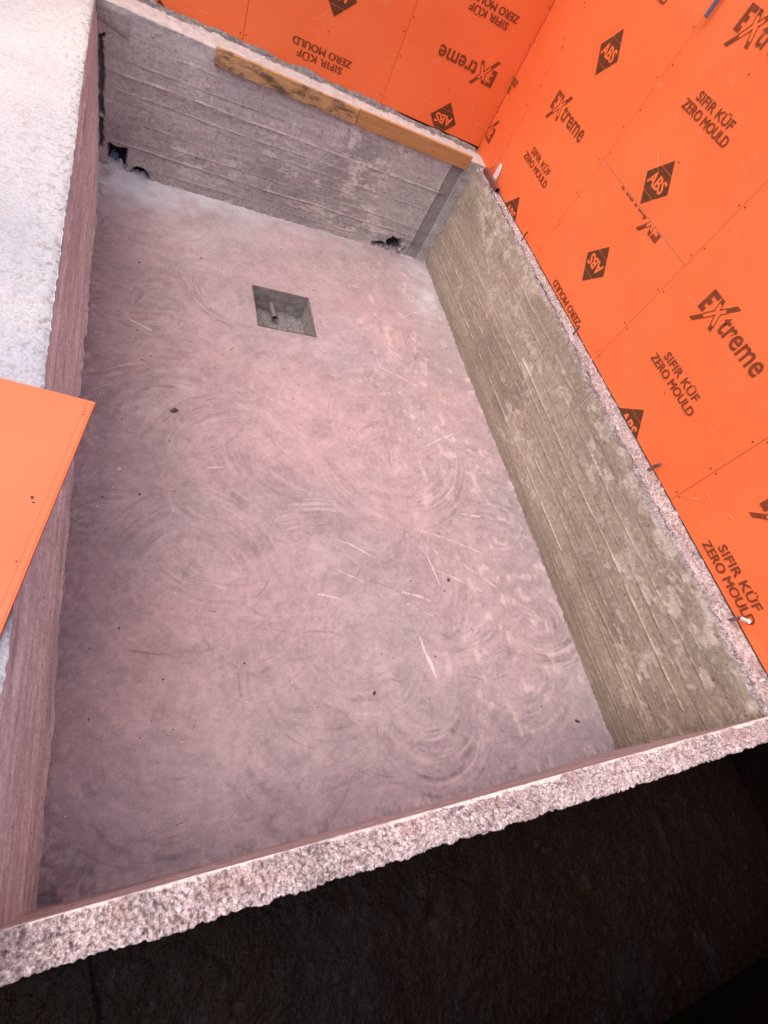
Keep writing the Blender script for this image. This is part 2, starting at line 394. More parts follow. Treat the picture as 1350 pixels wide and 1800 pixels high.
# pale scratches
def scratch(p, q, wd, gap=0.0, strength=0.8, bow=0.01, seed=0):
    global c
    p = np.array(p); q = np.array(q); d = q - p; l = np.hypot(*d); d = d / l
    i0, i1 = np.searchsorted(xs, [min(p[0], q[0]) - 0.06, max(p[0], q[0]) + 0.06]); j0, j1 = np.searchsorted(ys, [min(p[1], q[1]) - 0.06, max(p[1], q[1]) + 0.06])
    x = X[i0:i1, j0:j1]; y = Y[i0:i1, j0:j1]
    t = ((x - p[0]) * d[0] + (y - p[1]) * d[1]) / l
    n = (x - p[0]) * -d[1] + (y - p[1]) * d[0] - bow * np.sin(np.clip(t, 0, 1) * 3.1) - 0.004 * vn(t * l * 25, t * 0, seed)
    ww = wd * (0.55 + 0.9 * np.clip(vn(t * l * 30, t * 0, seed + 5) + 0.4, 0, 1)) * np.clip(np.sin(np.clip(t, 0.02, 0.98) * math.pi), 0, 1) ** 0.4
    f = sm(1.25, 0.35, np.abs(n) / np.maximum(ww, 1e-4)) * (t > 0) * (t < 1) * np.clip(1.0 - gap + 1.6 * vn(t * l * 22, n * 150, seed + 8), 0, 1)
    c[i0:i1, j0:j1] = mixc(c[i0:i1, j0:j1], (0.74, 0.60, 0.58), strength * f)
for k, (p, q, wd, gp, bw_) in enumerate((((1.47, 1.525), (1.68, 1.405), .006, .1, .01), ((1.26, 1.165), (1.43, 1.115), .006, .1, .006), ((1.835, 1.15), (2.04, 1.075), .008, .2, .006), ((1.40, 1.33), (1.60, 1.22), .005, .6, 0),
        ((1.885, 0.865), (1.935, 0.60), .016, .35, 0), ((2.02, 1.62), (2.62, 1.40), .006, .4, .02), ((2.08, 1.45), (2.14, 1.17), .005, .3, .01), ((0.232, 3.225), (0.392, 3.145), .008, .1, 0), ((2.35, 1.35), (2.60, 1.15), .008, .6, .01),
        ((2.50, 1.75), (2.68, 1.73), .007, .5, 0), ((2.12, 1.30), (2.48, 1.12), .005, .6, .01), ((0.70, 2.02), (0.80, 2.03), .006, .3, 0), ((2.35, 2.35), (2.75, 2.55), .006, .4, .01), ((2.1, 3.2), (2.5, 3.0), .006, .5, .02), ((2.55, 3.9), (2.85, 4.1), .006, .5, .01))):
    scratch(p, q, wd * 0.85, gp, 0.72, bw_, k)
for i in range(45):
    x = R_.uniform(0.5, 2.95); y = R_.uniform(0.3, 4.5); a = R_.uniform(-0.9, -0.1) if R_.random() < .6 else R_.uniform(1.0, 2.0); l = R_.uniform(0.03, 0.22)
    scratch((x, y), (x + l * math.cos(a), y + l * math.sin(a)), R_.uniform(0.003, 0.006), 0.5, R_.uniform(0.15, 0.42), 0.005, 100 + i)
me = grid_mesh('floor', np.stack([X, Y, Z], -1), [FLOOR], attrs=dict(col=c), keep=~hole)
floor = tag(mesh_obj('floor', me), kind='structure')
# sump recess, sunk in the floor
def panel(P0, U, V, nu, nv, disp, seed, mat_, name, parent):
    u, v = np.meshgrid(np.linspace(0, 1, nu), np.linspace(0, 1, nv), indexing='ij')
    P = np.array(P0)[None, None] + u[..., None] * np.array(U) + v[..., None] * np.array(V)
    nrm = np.cross(U, V); nrm = nrm / np.linalg.norm(nrm)
    k = disp * fbm(u * np.linalg.norm(U) * 25, v * np.linalg.norm(V) * 25, 4, seed)
    P = P + k[..., None] * nrm
    return grid_mesh(name, P, [mat_])
dx, dy = SX1 - SX0, SY1 - SY0
bmS = bmesh.new()
for P0, U, V, s in (((SX0, SY0, -SD), (0, 0, SD + 0.002), (dx, 0, 0), 1), ((SX0, SY1, -SD), (dx, 0, 0), (0, 0, SD + 0.002), 2),
                    ((SX0, SY0, -SD), (0, dy, 0), (0, 0, SD + 0.002), 3), ((SX1, SY0, -SD), (0, 0, SD + 0.002), (0, dy, 0), 4)):
    bmS.from_mesh(panel(P0, U, V, 40, 40, 0.006, s, SUMP, 'tmp', None))
sump = bm_obj('sump_recess', bmS, SUMP, floor, True)
me = panel((SX0 - .02, SY0 - .02, -SD + 0.01), (dx + .04, 0, 0), (0, dy + .04, 0), 70, 70, 0.026, 6, SUMPB, 'sump_bed', None)
mesh_obj('sump_bed', me, floor)

def tube(bm, pts, r, seg=12, r_in=None, cap=True):
    """swept tube through pts; r_in gives it an open, hollow far end"""
    pts = [Vector(p) for p in pts]; rings = []
    prof = [(p, r) for p in pts]
    if r_in:
        d = (pts[-1] - pts[-2]).normalized(); prof += [(pts[-1], r_in), (pts[-1] - d * min(0.12, (pts[-1] - pts[-2]).length * 0.8), r_in)]
    ref = Vector((0.13, 0.21, 0.97))
    for i, (p, rr) in enumerate(prof):
        a = pts[max(0, min(i, len(pts) - 1) - 1)]; b = pts[min(len(pts) - 1, min(i, len(pts) - 1) + 1)]
        t = (b - a).normalized(); u = t.cross(ref)
        if u.length < 0.1: u = t.cross(Vector((1, 0, 0)))
        u.normalize(); v = t.cross(u)
        rings.append([bm.verts.new(p + u * rr * math.cos(2 * math.pi * k / seg) + v * rr * math.sin(2 * math.pi * k / seg)) for k in range(seg)])
    for A, B in zip(rings, rings[1:]):
        for k in range(seg): bm.faces.new((A[k], A[(k + 1) % seg], B[(k + 1) % seg], B[k]))
    f0 = bm.faces.new(rings[0][::-1]); f1 = bm.faces.new(rings[-1])
    return f1
bm = bmesh.new(); f = tube(bm, [(1.335, 3.93, -0.135), (1.345, 3.80, -0.14), (1.352, 3.72, -0.143)], 0.025, 18, 0.020); f.material_index = 1
o = bm_obj('drain_pipe', bm, [GREYP, PIPEIN], smooth=False)
tag(o, 'short grey drain pipe sticking out inside the square floor recess', 'pipe')

# ------------------------------------------------------------------ concrete walls
def ridges(c, lines, width, wob, along, seed):
    """thin fins of grout squeezed between the boards of the shuttering"""
    h = np.zeros_like(c)
    for i, (z0, k, a0, a1) in enumerate(lines):
        zz = z0 + wob * vn(along * 2.5, along * 0, seed + i) + 0.004 * vn(along * 30, along * 0, seed + i)
        m = np.exp(-((c - zz) / width) ** 2) * k * sm(a0, a0 + 0.03, along) * sm(a1, a1 - 0.03, along)
        h = np.maximum(h, m * np.clip(0.75 + 1.3 * vn(along * 14, c * 0, seed + 7 + i), 0.05, 1.3))
    return h

def form_col(A, B, base, dark, pale, seed_shift, sd, patchy=0.85, lowf=0.9):
    """colour of board-marked concrete: A runs along the boards, B across them"""
    c = flat(A.shape, base)
    bid = np.floor((B + 0.01 * vn(A * 2, A * 0, sd)) / 0.098)
    tone = vn(bid * 5.3 + 0.37, np.floor((A + 0.86 + bid * 0.7) / 2.6) * 3.1 + 0.21, sd + 1)
    c = c * (1 + 0.30 * tone)[..., None]
    grain = fbm(A * 5, B * 95, 4, sd + 2); g2 = fbm(A * 14, B * 150, 3, sd + 3)
    c = mixc(c, dark, 0.55 * sm(-0.05, 0.6, grain)); c = mixc(c, tuple(k * 1.35 for k in base), 0.35 * sm(0.05, -0.5, g2))
    c = mixc(c, dark, 0.75 * sm(-0.05, 0.5, fbm(A * 1.7, B * 2.4, 4, sd + 4)))
    blot = fbm(A * 10, B * 17, 5, sd + 5) + 0.35 * fbm(A * 45, B * 60, 3, sd + 6); zone = sm(-0.18, 0.28, lowf * fbm(A * 1.5, B * 2.6, 3, sd + 7))
    c = mixc(c, pale, patchy * zone * sm(0.06, 0.34, blot))
    flk = fbm(A * 26, B * 75, 4, sd + 8)
    c = mixc(c, pale, 0.55 * patchy * sm(0.22, 0.5, flk) * (0.3 + 0.7 * zone))
    c = mixc(c, tuple(k * 0.5 for k in dark), 0.5 * sm(0.34, 0.6, fbm(A * 40, B * 55, 3, sd + 9)))
    pits = (vn(A * 62, B * 62, sd + 10) > 0.455)
    c = mixc(c, tuple(k * 0.35 for k in dark), 0.8 * pits)
    return c * (1 + 0.30 * fbm(A * 60, B * 60, 3, sd + 11))[..., None]

# back wall: face, then top running back under the boards
xs = np.arange(-0.02, W + 0.20, 0.0065)
zs = np.concatenate([np.arange(-0.05, 1.0, 0.0065), np.linspace(1.0, 1.06, 8)])
ns = len(zs)
tops = np.linspace(0, 0.36, 34)
Uc = np.concatenate([zs, np.full(len(tops), 1.06)]); Vc = np.concatenate([np.zeros(ns), tops + 0.004])
X, U = np.meshgrid(xs, Uc, indexing='ij'); _, V = np.meshgrid(xs, Vc, indexing='ij')
Z = U.copy(); Y = L + V
face = np.zeros_like(X, bool); face[:, :ns] = True
topz = 1.100 - 0.0125 * X
Z = Z * (topz / 1.06)
rd = ridges(Z, [(0.712, 1, 0.02, 3.0), (0.232, 1, 0.02, 2.9), (0.81, .55, 0.02, 1.5), (0.089, .5, 0.2, 2.4), (0.60, .6, .1, 2.0), (0.515, .45, 1.2, 2.9), (0.42, .4, .3, 2.4), (0.325, .55, .5, 2.9), (0.155, .4, .8, 2.6), (0.93, .45, .5, 2.9)], 0.0045, 0.02, X, 3)
board_id = np.floor(Z / 0.098)
off = 0.0022 * vn(board_id * 3.7, np.floor(X / 1.7) * 5.1, 4)
disp = -0.009 * rd + off + 0.004 * fbm(X * 5, Z * 12, 3, 8)
hole = np.zeros_like(X)
jag = 0.018 * fbm(X * 30, Z * 30, 3, 5)
def rect(x0, x1, z0, z1, soft=0.006):
    d = np.maximum(np.maximum(x0 - X, X - x1), np.maximum(z0 - Z, Z - z1)) + jag
    return sm(soft, -soft, d)
h1 = rect(0.066, 0.193, -0.06, 0.20)
h2 = sm(0.008, -0.008, np.hypot((X - 0.300), (Z - 0.022)) - 0.066 + 0.5 * jag)
h3 = sm(0.012, -0.012, np.hypot((X - 2.70) / 1.0, (Z - 0.085) / 0.95) - 0.078 + 2.4 * jag)
h4 = sm(0.012, -0.012, np.hypot((X - 2.555) / 1.5, (Z - 0.035) / 0.7) - 0.060 + 2.2 * jag)
slot = np.maximum(rect(0.004, 0.036, 0.40, 0.905), rect(0.004, 0.030, 0.16, 0.375))
joint = sm(0.004, -0.004, np.abs(X - (2.945 + 0.02 * Z)) - 0.070)
disp = disp + 0.22 * np.maximum(np.maximum(h1, h2), np.maximum(h3, 0.6 * h4)) + 0.045 * slot + 0.012 * joint
spall = np.clip(1 - np.hypot((X - 2.80) / 0.16, (Z - 0.06) / 0.14), 0, 1) * (1 - h3)
disp = disp + spall * (0.02 + 0.05 * fbm(X * 22, Z * 22, 3, 14))
edgej = np.exp(-((np.abs(X - (2.945 + 0.02 * Z)) - 0.074) / 0.005) ** 2) * np.clip(0.5 + 1.6 * vn(Z * 14, X * 0, 2), 0, 1)
disp = disp - 0.010 * edgej
# the broken out patch at the top left
patch = sm(0.015, -0.01, (X - 0.19) + 0.3 * jag) * sm(-0.01, 0.015, Z - (0.985 - 0.28 * X) + 0.3 * jag)
disp = disp - 0.012 * patch
fade = np.where(face, sm(1.06, 1.02, U), 0)
Y = Y + disp * np.where(face, np.maximum(fade, 0.15), 0)
rimm = np.exp(-((V) / 0.03) ** 2) * (~face) + face * sm(1.0, 1.06, U)
Z = Z + np.where(face, rimm * 0.006 * fbm(X * 30, V * 0 + 3, 2, 3), 0.006 * fbm(X * 20, V * 20, 3, 6) + 0.012 * sm(0.12, 0.2, V) * fbm(X * 30, V * 30, 3, 9))
c = form_col(X, Z, (0.385, 0.345, 0.338), (0.250, 0.225, 0.222), (0.58, 0.52, 0.49), 0, 200)
c = mixc(c, (0.56, 0.50, 0.47), 0.6 * sm(0.3, 0.9, rd))
c = mixc(c, (0.13, 0.115, 0.108), 0.55 * joint + 0.3 * patch); c = mixc(c, (0.42, 0.37, 0.34), 0.8 * edgej)
c = mixc(c, (0.34, 0.30, 0.29), 0.7 * sm(0.1, 0.5, spall))
c = mixc(c, (0.48, 0.43, 0.41), 0.6 * sm(0.9, 1.05, Z) * sm(0.05, 0.4, fbm(X * 9, Z * 9, 4, 207)) * sm(1.6, 0.9, X))
c = mixc(c, (0.60, 0.54, 0.52), 0.8 * (np.hypot(X - 1.42, Z - 0.80) < 0.016 + 0.01 * vn(X * 90, Z * 90, 3)))
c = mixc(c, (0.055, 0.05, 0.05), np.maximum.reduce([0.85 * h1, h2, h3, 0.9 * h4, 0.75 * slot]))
c[~face] = (0.45, 0.40, 0.385)
fm = np.zeros((len(xs) - 1, len(Uc) - 1), int); fm[:, ns - 1:] = 1
ledge = V[:-1, :-1] > 0.235 + 0.06 * vn(X[:-1, :-1] * 7, X[:-1, :-1] * 0, 9)
fm[ledge & (fm == 1)] = 2
me = grid_mesh('concrete_wall', np.stack([X, Y, Z], -1), [FORM, PALE, GREYM], fm, dict(col=c))
bw = tag(mesh_obj('concrete_wall', me), 'grey board-marked concrete wall carrying the two wooden planks', 'wall')

# right wall: face along y, then a broken top reaching under the boards
ys = np.arange(-TF, L + 0.06, 0.0065)
zs = np.concatenate([np.arange(-0.05, 0.98, 0.006), np.linspace(0.98, HR, 10)])
ns = len(zs); tops = np.arange(0.004, 0.20, 0.005)
Uc = np.concatenate([zs, np.full(len(tops), HR)]); Vc = np.concatenate([np.zeros(ns), tops])
Y, U = np.meshgrid(ys, Uc, indexing='ij'); _, V = np.meshgrid(ys, Vc, indexing='ij')
Z = U.copy()
face = np.zeros_like(Y, bool); face[:, :ns] = True
lines = [(0.225, 1, 1.3, 4.9), (0.60, .9, 0.1, 2.9), (0.69, .8, -.1, 2.15), (0.115, .45, -.1, 3.6), (0.335, .6, 0.1, 4.9), (0.45, .5, 1.0, 4.9), (0.55, .6, 1.6, 4.9), (0.79, .55, 0.2, 4.0), (0.88, .45, 1.8, 4.7), (0.06, .4, -.1, 2.4), (0.15, .5, -.1, 1.4), (0.275, .45, -.1, 1.3), (0.40, .5, -.1, 1.9), (0.505, .45, -.1, 1.6)]
rd = ridges(Z, lines, 0.0042, 0.018, Y, 23)
jl = np.exp(-((Y - 2.138 - 0.02 * vn(Z * 5, Z * 0, 3)) / 0.005) ** 2) * sm(0.30, 0.72, Z)
bid = np.floor(Z / 0.098)
off = 0.0028 * vn(bid * 3.7, np.floor((Y + 0.86) / 3.0) * 5.1, 9)
disp = -0.008 * rd + off + 0.004 * fbm(Y * 5, Z * 12, 3, 18) - 0.010 * jl - 0.006 * sm(2.15, 2.13, Y) * sm(0.68, 0.70, Z)
batter = (np.interp(Y, [-0.1, 1.4, 2.6, 3.9, 4.97], [-0.018, -0.020, 0.012, 0.036, 0.030])) * np.clip(Z / HR, 0, 1)
topf = np.where(face, sm(0.965, HR, U), 1.0)
crumb = fbm(Y * 26, (V + U * 1.0) * 26, 4, 33)
notch = np.clip(fbm(Y * 7, Y * 0, 3, 37), -0.2, 0.6)
Xr = W + V + disp * (1 - 0.5 * topf) * face + batter * np.where(face, 1, np.clip(1 - V / 0.12, 0, 1))
Xr = Xr + topf * face * (0.010 * crumb + 0.022 * notch * sm(0.99, HR, U))
Zr = Z + np.where(face, topf * 0.010 * crumb, (0.016 * crumb + 0.014 * fbm(Y * 60, V * 60, 3, 35)) * sm(0.0, 0.02, V) * sm(0.135, 0.12, V) - 0.02 * np.clip(notch, 0, 1) * sm(0.05, 0, V))
Zr = Zr - (~face) * 0.006
fm = np.zeros((len(ys) - 1, len(Uc) - 1), int); fm[:, ns - 1:] = 1
up = U[:-1, :-1] > 1.012 + 0.05 * vn(Y[:-1, :-1] * 11, Y[:-1, :-1] * 0, 3); fm[up] = 1
c = form_col(Y, Z, (0.35, 0.278, 0.212), (0.228, 0.181, 0.138), (0.55, 0.455, 0.385), 0, 230, 0.78, 1.1)
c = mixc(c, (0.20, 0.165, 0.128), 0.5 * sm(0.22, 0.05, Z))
c = mixc(c, (0.58, 0.49, 0.42), 0.75 * sm(0.25, 0.9, rd)); c = mixc(c, (0.50, 0.42, 0.35), 0.6 * jl)
c = mixc(c, (0.13, 0.10, 0.08), 0.75 * np.exp(-((Y - 2.150 - 0.02 * vn(Z * 5, Z * 0, 3)) / 0.005) ** 2) * sm(0.66, 0.74, Z))
def rough_col(A, B, light, darkc, sd):
    c = flat(A.shape, light)
    g = fbm(A * 140, B * 140, 3, sd); h = fbm(A * 9, B * 9, 3, sd + 1)
    c = c * (1 + 0.35 * h)[..., None]
    c = mixc(c, darkc, 0.85 * sm(0.05, 0.42, g)); c = mixc(c, (0.72, 0.62, 0.60), 0.8 * sm(-0.15, -0.5, g))
    c = mixc(c, (0.34, 0.19, 0.16), 0.5 * sm(0.2, 0.5, fbm(A * 14, B * 14, 3, sd + 2)))
    c = mixc(c, tuple(k * 0.55 for k in light), 0.35 * sm(0.1, 0.45, fbm(A * 22, B * 22, 3, sd + 3)))
    c = mixc(c, (0.78, 0.72, 0.70), 0.9 * (vn(A * 55, B * 55, sd + 4) > 0.46))
    return c
rc = rough_col(Y, V + U, (0.46, 0.36, 0.355), (0.13, 0.095, 0.095), 250)
tf_ = np.where(face, sm(1.0, 1.03, U + 0.05 * vn(Y * 11, Y * 0, 3)), 1.0)[..., None]
c = c * (1 - tf_) + rc * tf_
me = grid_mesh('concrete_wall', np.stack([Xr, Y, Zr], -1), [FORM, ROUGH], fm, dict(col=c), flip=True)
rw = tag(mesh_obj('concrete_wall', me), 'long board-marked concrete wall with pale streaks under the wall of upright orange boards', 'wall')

# front wall: thin rim between the basin and the black trench
xs = np.arange(-0.03, XR + 0.14, 0.0032)
zs = np.concatenate([np.arange(-0.05, 0.97, 0.03), np.linspace(0.98, HF, 8)])
ns = len(zs); tops = np.arange(0.004, TF, 0.0031); nt_ = len(tops)
downs = np.concatenate([np.linspace(HF - 0.004, HF - 0.06, 10), np.arange(0.95, 0.5, -0.03)])
Uc = np.concatenate([zs, np.full(nt_, HF), downs]); Vc = np.concatenate([np.zeros(ns), tops, np.full(len(downs), TF)])
X, U = np.meshgrid(xs, Uc, indexing='ij'); _, V = np.meshgrid(xs, Vc, indexing='ij')
part = np.zeros(len(Uc), int); part[ns:ns + nt_] = 1; part[ns + nt_:] = 2
Pt = np.broadcast_to(part, X.shape)
gr = fbm(X * 98, V * 98 + U * 20, 3, 51); gr = 0.5 - 1.4 * np.abs(gr); gr2 = fbm(X * 130, V * 130, 2, 53); lo_ = fbm(X * 6, V * 6, 3, 55)
outer = 0.006 * fbm(X * 24, X * 0 + 1, 3, 57) + 0.010 * fbm(X * 3, X * 0 + 4, 2, 59) + 0.008 * fbm(X * 95, V * 20, 3, 60)
inner = 0.006 * fbm(X * 12, X * 0 + 2, 3, 61)
Yf = -V + np.where(Pt == 0, 0.004 * fbm(X * 2, U * 60, 3, 62) - np.interp(X, [0, 0.2, 2.0, 2.9], [0.016, 0.022, 0.022, 0.0]) * np.clip(1 - U / HF, 0, 1), 0)
k = np.clip(V / TF, 0, 1)
Yf = Yf + k * outer * np.where(Pt == 2, sm(0.85, HF, U), 1) + (Pt == 1) * (1 - k) * inner
Zf = U + (Pt == 1) * ((0.015 * gr + 0.010 * gr2 + 0.010 * lo_) * sm(0.0, 0.012, V) - 0.004 - 0.010 * sm(0.075, TF, V)) + (Pt == 2) * sm(0.92, HF, U) * (0.012 * gr - 0.014)
Zf = Zf - (Pt == 1) * 0.012 * np.exp(-((X - 0.073) / 0.004) ** 2)
lines = [(0.99, .6, -.1, 3.4)]
fm = np.zeros((len(xs) - 1, len(Uc) - 1), int); fm[:, ns - 1:ns + nt_ - 1] = 1; fm[:, ns + nt_ - 1:] = 2
brd = V[:-1, :-1] < 0.004 + 0.020 * np.clip(fbm(X[:-1, :-1] * 9, X[:-1, :-1] * 0, 4, 3) + 0.1, 0, 1)
fm[(fm == 1) & brd] = 0
c = form_col(X, U, (0.56, 0.43, 0.40), (0.40, 0.30, 0.28), (0.66, 0.54, 0.51), 0, 260, 0.6)
c = mixc(c, (0.30, 0.22, 0.21), 0.6 * sm(0.1, 0.5, fbm(X * 14, U * 60, 3, 266)))
rc = rough_col(X, V, (0.50, 0.385, 0.39), (0.13, 0.085, 0.092), 270)
smooth_ = sm(0.35, 0.6, fbm(X * 4, V * 10, 3, 276)); rc = mixc(rc, (0.55, 0.45, 0.44), 0.6 * smooth_)
c[Pt == 1] = rc[Pt == 1]
sp_ = (V < 0.004 + 0.020 * np.clip(fbm(X * 9, X * 0, 4, 3) + 0.1, 0, 1)) & (Pt == 1); c[sp_] = (0.60, 0.49, 0.46)
c[Pt == 2] = (0.012, 0.009, 0.009)
me = grid_mesh('concrete_wall', np.stack([X, Yf, Zf], -1), [FORM, ROUGH, BIT], fm, dict(col=c))
fw = tag(mesh_obj('concrete_wall', me), 'low concrete wall with a crumbly rough pinkish top between basin floor and black trench', 'wall')

# raised platform on the left: board-marked side and a white screed on top
plat = tag(empty('platform', (-1.5, 2.4, 0)), 'raised concrete platform with a bright white gritty top and streaked brown side', 'platform')
ys = np.arange(-TF - 0.02, L + 0.3, 0.0075)
zs = np.concatenate([np.arange(-0.05, 1.12, 0.006), np.linspace(1.12, HL, 9)])
Y, Z = np.meshgrid(ys, zs, indexing='ij')
lines = [(z, R_.uniform(.4, 1), R_.uniform(-.2, 1.5), R_.uniform(3, 5.2)) for z in (0.06, 0.11, 0.17, 0.24, 0.33, 0.45, 0.56, 0.63, 0.75, 0.86, 0.97, 1.06)]
rd = ridges(Z, lines, 0.005, 0.035, Y, 43)
X = 0.010 * rd + 0.009 * fbm(Y * 1.6, Z * 26, 4, 45) + 0.006 * vn(np.floor(Z / 0.1) * 3.1, Z * 0, 3)
X += 0.006 * sm(1.15, HL, Z) * (fbm(Y * 45, Z * 8, 4, 47) - 0.35)
X += 0.022 * sm(0.10, 0.0, Z) * (0.5 + fbm(Y * 9, Z * 9, 3, 46))
c = form_col(Y, Z, (0.64, 0.60, 0.605), (0.47, 0.43, 0.435), (0.70, 0.65, 0.65), 0, 280, 0.5)
c = mixc(c, (0.20, 0.155, 0.15), 0.55 * sm(0.2, 0.6, fbm(Y * 3, Z * 60, 4, 292))); c = mixc(c, (0.68, 0.57, 0.54), 0.6 * sm(0.3, 0.9, rd) + 0.4 * sm(0.15, 0.5, fbm(Y * 2, Z * 45, 3, 294)))
me = grid_mesh('side_face', np.stack([X, Y, Z], -1), [FORM], None, dict(col=c))
o = mesh_obj('side_face', me, plat); o.matrix_parent_inverse = plat.matrix_world.inverted(); o.location = -Vector(plat.location)
xe = X[:, -1]
us = np.concatenate([np.linspace(0, 0.7, 95), np.linspace(0.71, 2.8, 100)])
Yt, Ut = np.meshgrid(ys, us, indexing='ij')
Xt = xe[:, None] * np.clip(1 - Ut / 0.05, 0, 1) - Ut
ed = np.exp(-Ut / (0.07 + 0.05 * vn(Yt * 4, Yt * 0, 8)))
Zt = HL + 0.006 * fbm(Xt * 5, Yt * 5, 3, 63) + (0.007 * fbm(Xt * 60, Yt * 60, 3, 65)) * (0.2 + ed) - 0.010 * np.exp(-Ut / 0.012)
Zt = np.minimum(Zt, HL + 0.006)
c = flat(Xt.shape, (0.46, 0.43, 0.435))
c = mixc(c, (0.52, 0.48, 0.475), sm(-0.2, 0.4, fbm(Xt * 2, Yt * 2, 3, 301)))
c = mixc(c, (0.345, 0.34, 0.38), 0.85 * sm(-0.3, 0.3, fbm(Xt * 1.1, Yt * 1.1, 3, 303) + 0.45 * (2.3 - Yt)))
br = fbm((Xt + 0.5 * Yt) * 14, (Yt - 0.5 * Xt) * 50, 4, 305)
c = mixc(c, (0.40, 0.355, 0.33), 0.5 * sm(0.12, 0.55, br) * sm(-0.1, 0.3, fbm(Xt * 3, Yt * 3, 3, 307)))
c = mixc(c, (0.24, 0.215, 0.22), (0.25 + 0.75 * ed) * sm(0.18, 0.42, fbm(Xt * 60, Yt * 60, 3, 309)))
me = grid_mesh('screed_top', np.stack([Xt, Yt, Zt], -1), [SCREED], None, dict(col=c), flip=True)
o2 = mesh_obj('screed_top', me, plat); o2.location = -Vector(plat.location)
bm = bmesh.new(); box(bm, (-2.8, -TF - 0.018, -0.6), (-0.03, L + 0.28, HL - 0.03))
o3 = bm_obj('core', bm, GREYM, plat); o3.location = -Vector(plat.location)
for q in (o, o2, o3): q.matrix_parent_inverse = Matrix.Identity(4)

# ------------------------------------------------------------------ printing on the boards
def text_bm(body, width, height, weight=0.02):
    cu = bpy.data.curves.new('t', 'FONT'); cu.body = body; cu.offset = weight; cu.resolution_u = 3; cu.size = 1
    ob = bpy.data.objects.new('t', cu); C.objects.link(ob)
    dg = bpy.context.evaluated_depsgraph_get(); dg.update()
    me = bpy.data.meshes.new_from_object(ob.evaluated_get(dg))
    bpy.data.objects.remove(ob); bpy.data.curves.remove(cu)
    bm = bmesh.new(); bm.from_mesh(me); bpy.data.meshes.remove(me)
    xs = [v.co.x for v in bm.verts]; ys = [v.co.y for v in bm.verts]
    return bm, (min(xs), max(xs), min(ys), max(ys)), width, height
def add_text(dst, body, x, y, width, height, weight=0.02, capref='E'):
    """capital height = height, total width = width, lower left at (x, y)"""
    bm, (a, b, c, d), _, _ = text_bm(body, width, height, weight)
    rb, (ra, rb_, rc, rdd), _, _ = text_bm(capref, 1, 1, weight); rb.free()
    for v in bm.verts: v.co = Vector((x + (v.co.x - a) / (b - a) * width, y + (v.co.y - rc) / (rdd - rc) * height, 0))
    me = bpy.data.meshes.new('t'); bm.to_mesh(me); bm.free(); dst.from_mesh(me); bpy.data.meshes.remove(me)
def poly(bm, pts, mi=0):
    f = bm.faces.new([bm.verts.new((p[0], p[1], 0)) for p in pts]); f.material_index = mi
def seg(bm, p, q, wd):
    p = Vector(p); q = Vector(q); d = (q - p).normalized(); n = Vector((-d.y, d.x)) * wd / 2; e = d * wd * 0.4
    poly(bm, [p - n - e, q - n + e, q + n + e, p + n - e])
def finish(bm, name):
    bmesh.ops.triangulate(bm, faces=bm.faces[:])
    bmesh.ops.recalc_face_normals(bm, faces=bm.faces[:])
    for f in bm.faces:
        if f.normal.z < 0: f.normal_flip()
    me = bpy.data.meshes.new(name); bm.to_mesh(me); bm.free(); return me

# word mark: E and a crossing outlined X by hand, then "treme"; origin = lower left of the E
bm = bmesh.new()
for a, b, c, d in ((0, 0, 0.029, 0.119), (0.029, 0.093, 0.072, 0.119), (0.029, 0.047, 0.055, 0.073), (0.029, 0, 0.052, 0.027)):
    poly(bm, [(a, b), (c, b), (c, d), (a, d)])
poly(bm, [(0.077, 0.119), (0.108, 0.119), (0.118, 0.096), (0.087, 0.096)])      # X: top of the falling stroke
poly(bm, [(0.150, 0.000), (0.182, 0.000), (0.194, -0.026), (0.162, -0.026)])    # X: its foot
poly(bm, [(0.012, -0.066), (0.046, -0.066), (0.088, -0.014), (0.066, 0.001)])   # X: lower arm
poly(bm, [(0.150, 0.104), (0.172, 0.088), (0.222, 0.150), (0.186, 0.150)])      # X: upper arm
for p, q in (((0.087, 0.096), (0.104, 0.053)), ((0.104, 0.053), (0.066, 0.001)), ((0.118, 0.096), (0.128, 0.075)), ((0.128, 0.075), (0.150, 0.104)),
             ((0.150, 0.000), (0.128, 0.040)), ((0.128, 0.040), (0.088, -0.014)), ((0.182, 0.000), (0.152, 0.062)), ((0.152, 0.062), (0.172, 0.088))):
    seg(bm, p, q, 0.0055)
add_text(bm, 'treme', 0.196, 0.004, 0.392, 0.112, 0.014, 'E')
ME_EXT = finish(bm, 'word_mark')
bm = bmesh.new()
add_text(bm, 'SIFIR KÜF', 0.062, 0.066, 0.385, 0.048, 0.022)
for k_ in (0, 1, 2):
    b2 = bmesh.new(); add_text(b2, 'ZERO MOULD', 0.0030 * k_, 0.0008 * (k_ % 2), 0.494, 0.048, 0.0)
    for v_ in b2.verts: v_.co.z = 0.0004 * k_
    m2 = bpy.data.meshes.new('t'); b2.to_mesh(m2); b2.free(); bm.from_mesh(m2)
ME_SK = finish(bm, 'slogan')
# diamond emblem with three letters left open in it; origin = centre
HALF = 0.138
def diamond():
    bm = bmesh.new(); h = HALF; c = 0.0725; g = 0.0045
    poly(bm, [(-(h - c - g), c + g), ((h - c - g), c + g), (0, h)])
    poly(bm, [(-(h - c - g), -c - g), (0, -h), ((h - c - g), -c - g)])
    poly(bm, [(-(h - c), c), (-h, 0), (-(h - c), -c), ((h - c), -c), (h, 0), ((h - c), c)])
    return finish(bm, 'emblem')
ME_DIA = diamond()
bm = bmesh.new(); add_text(bm, 'ABS', -0.088, -0.036, 0.176, 0.074, 0.03, 'B'); ME_ABS = finish(bm, 'emblem_letters')

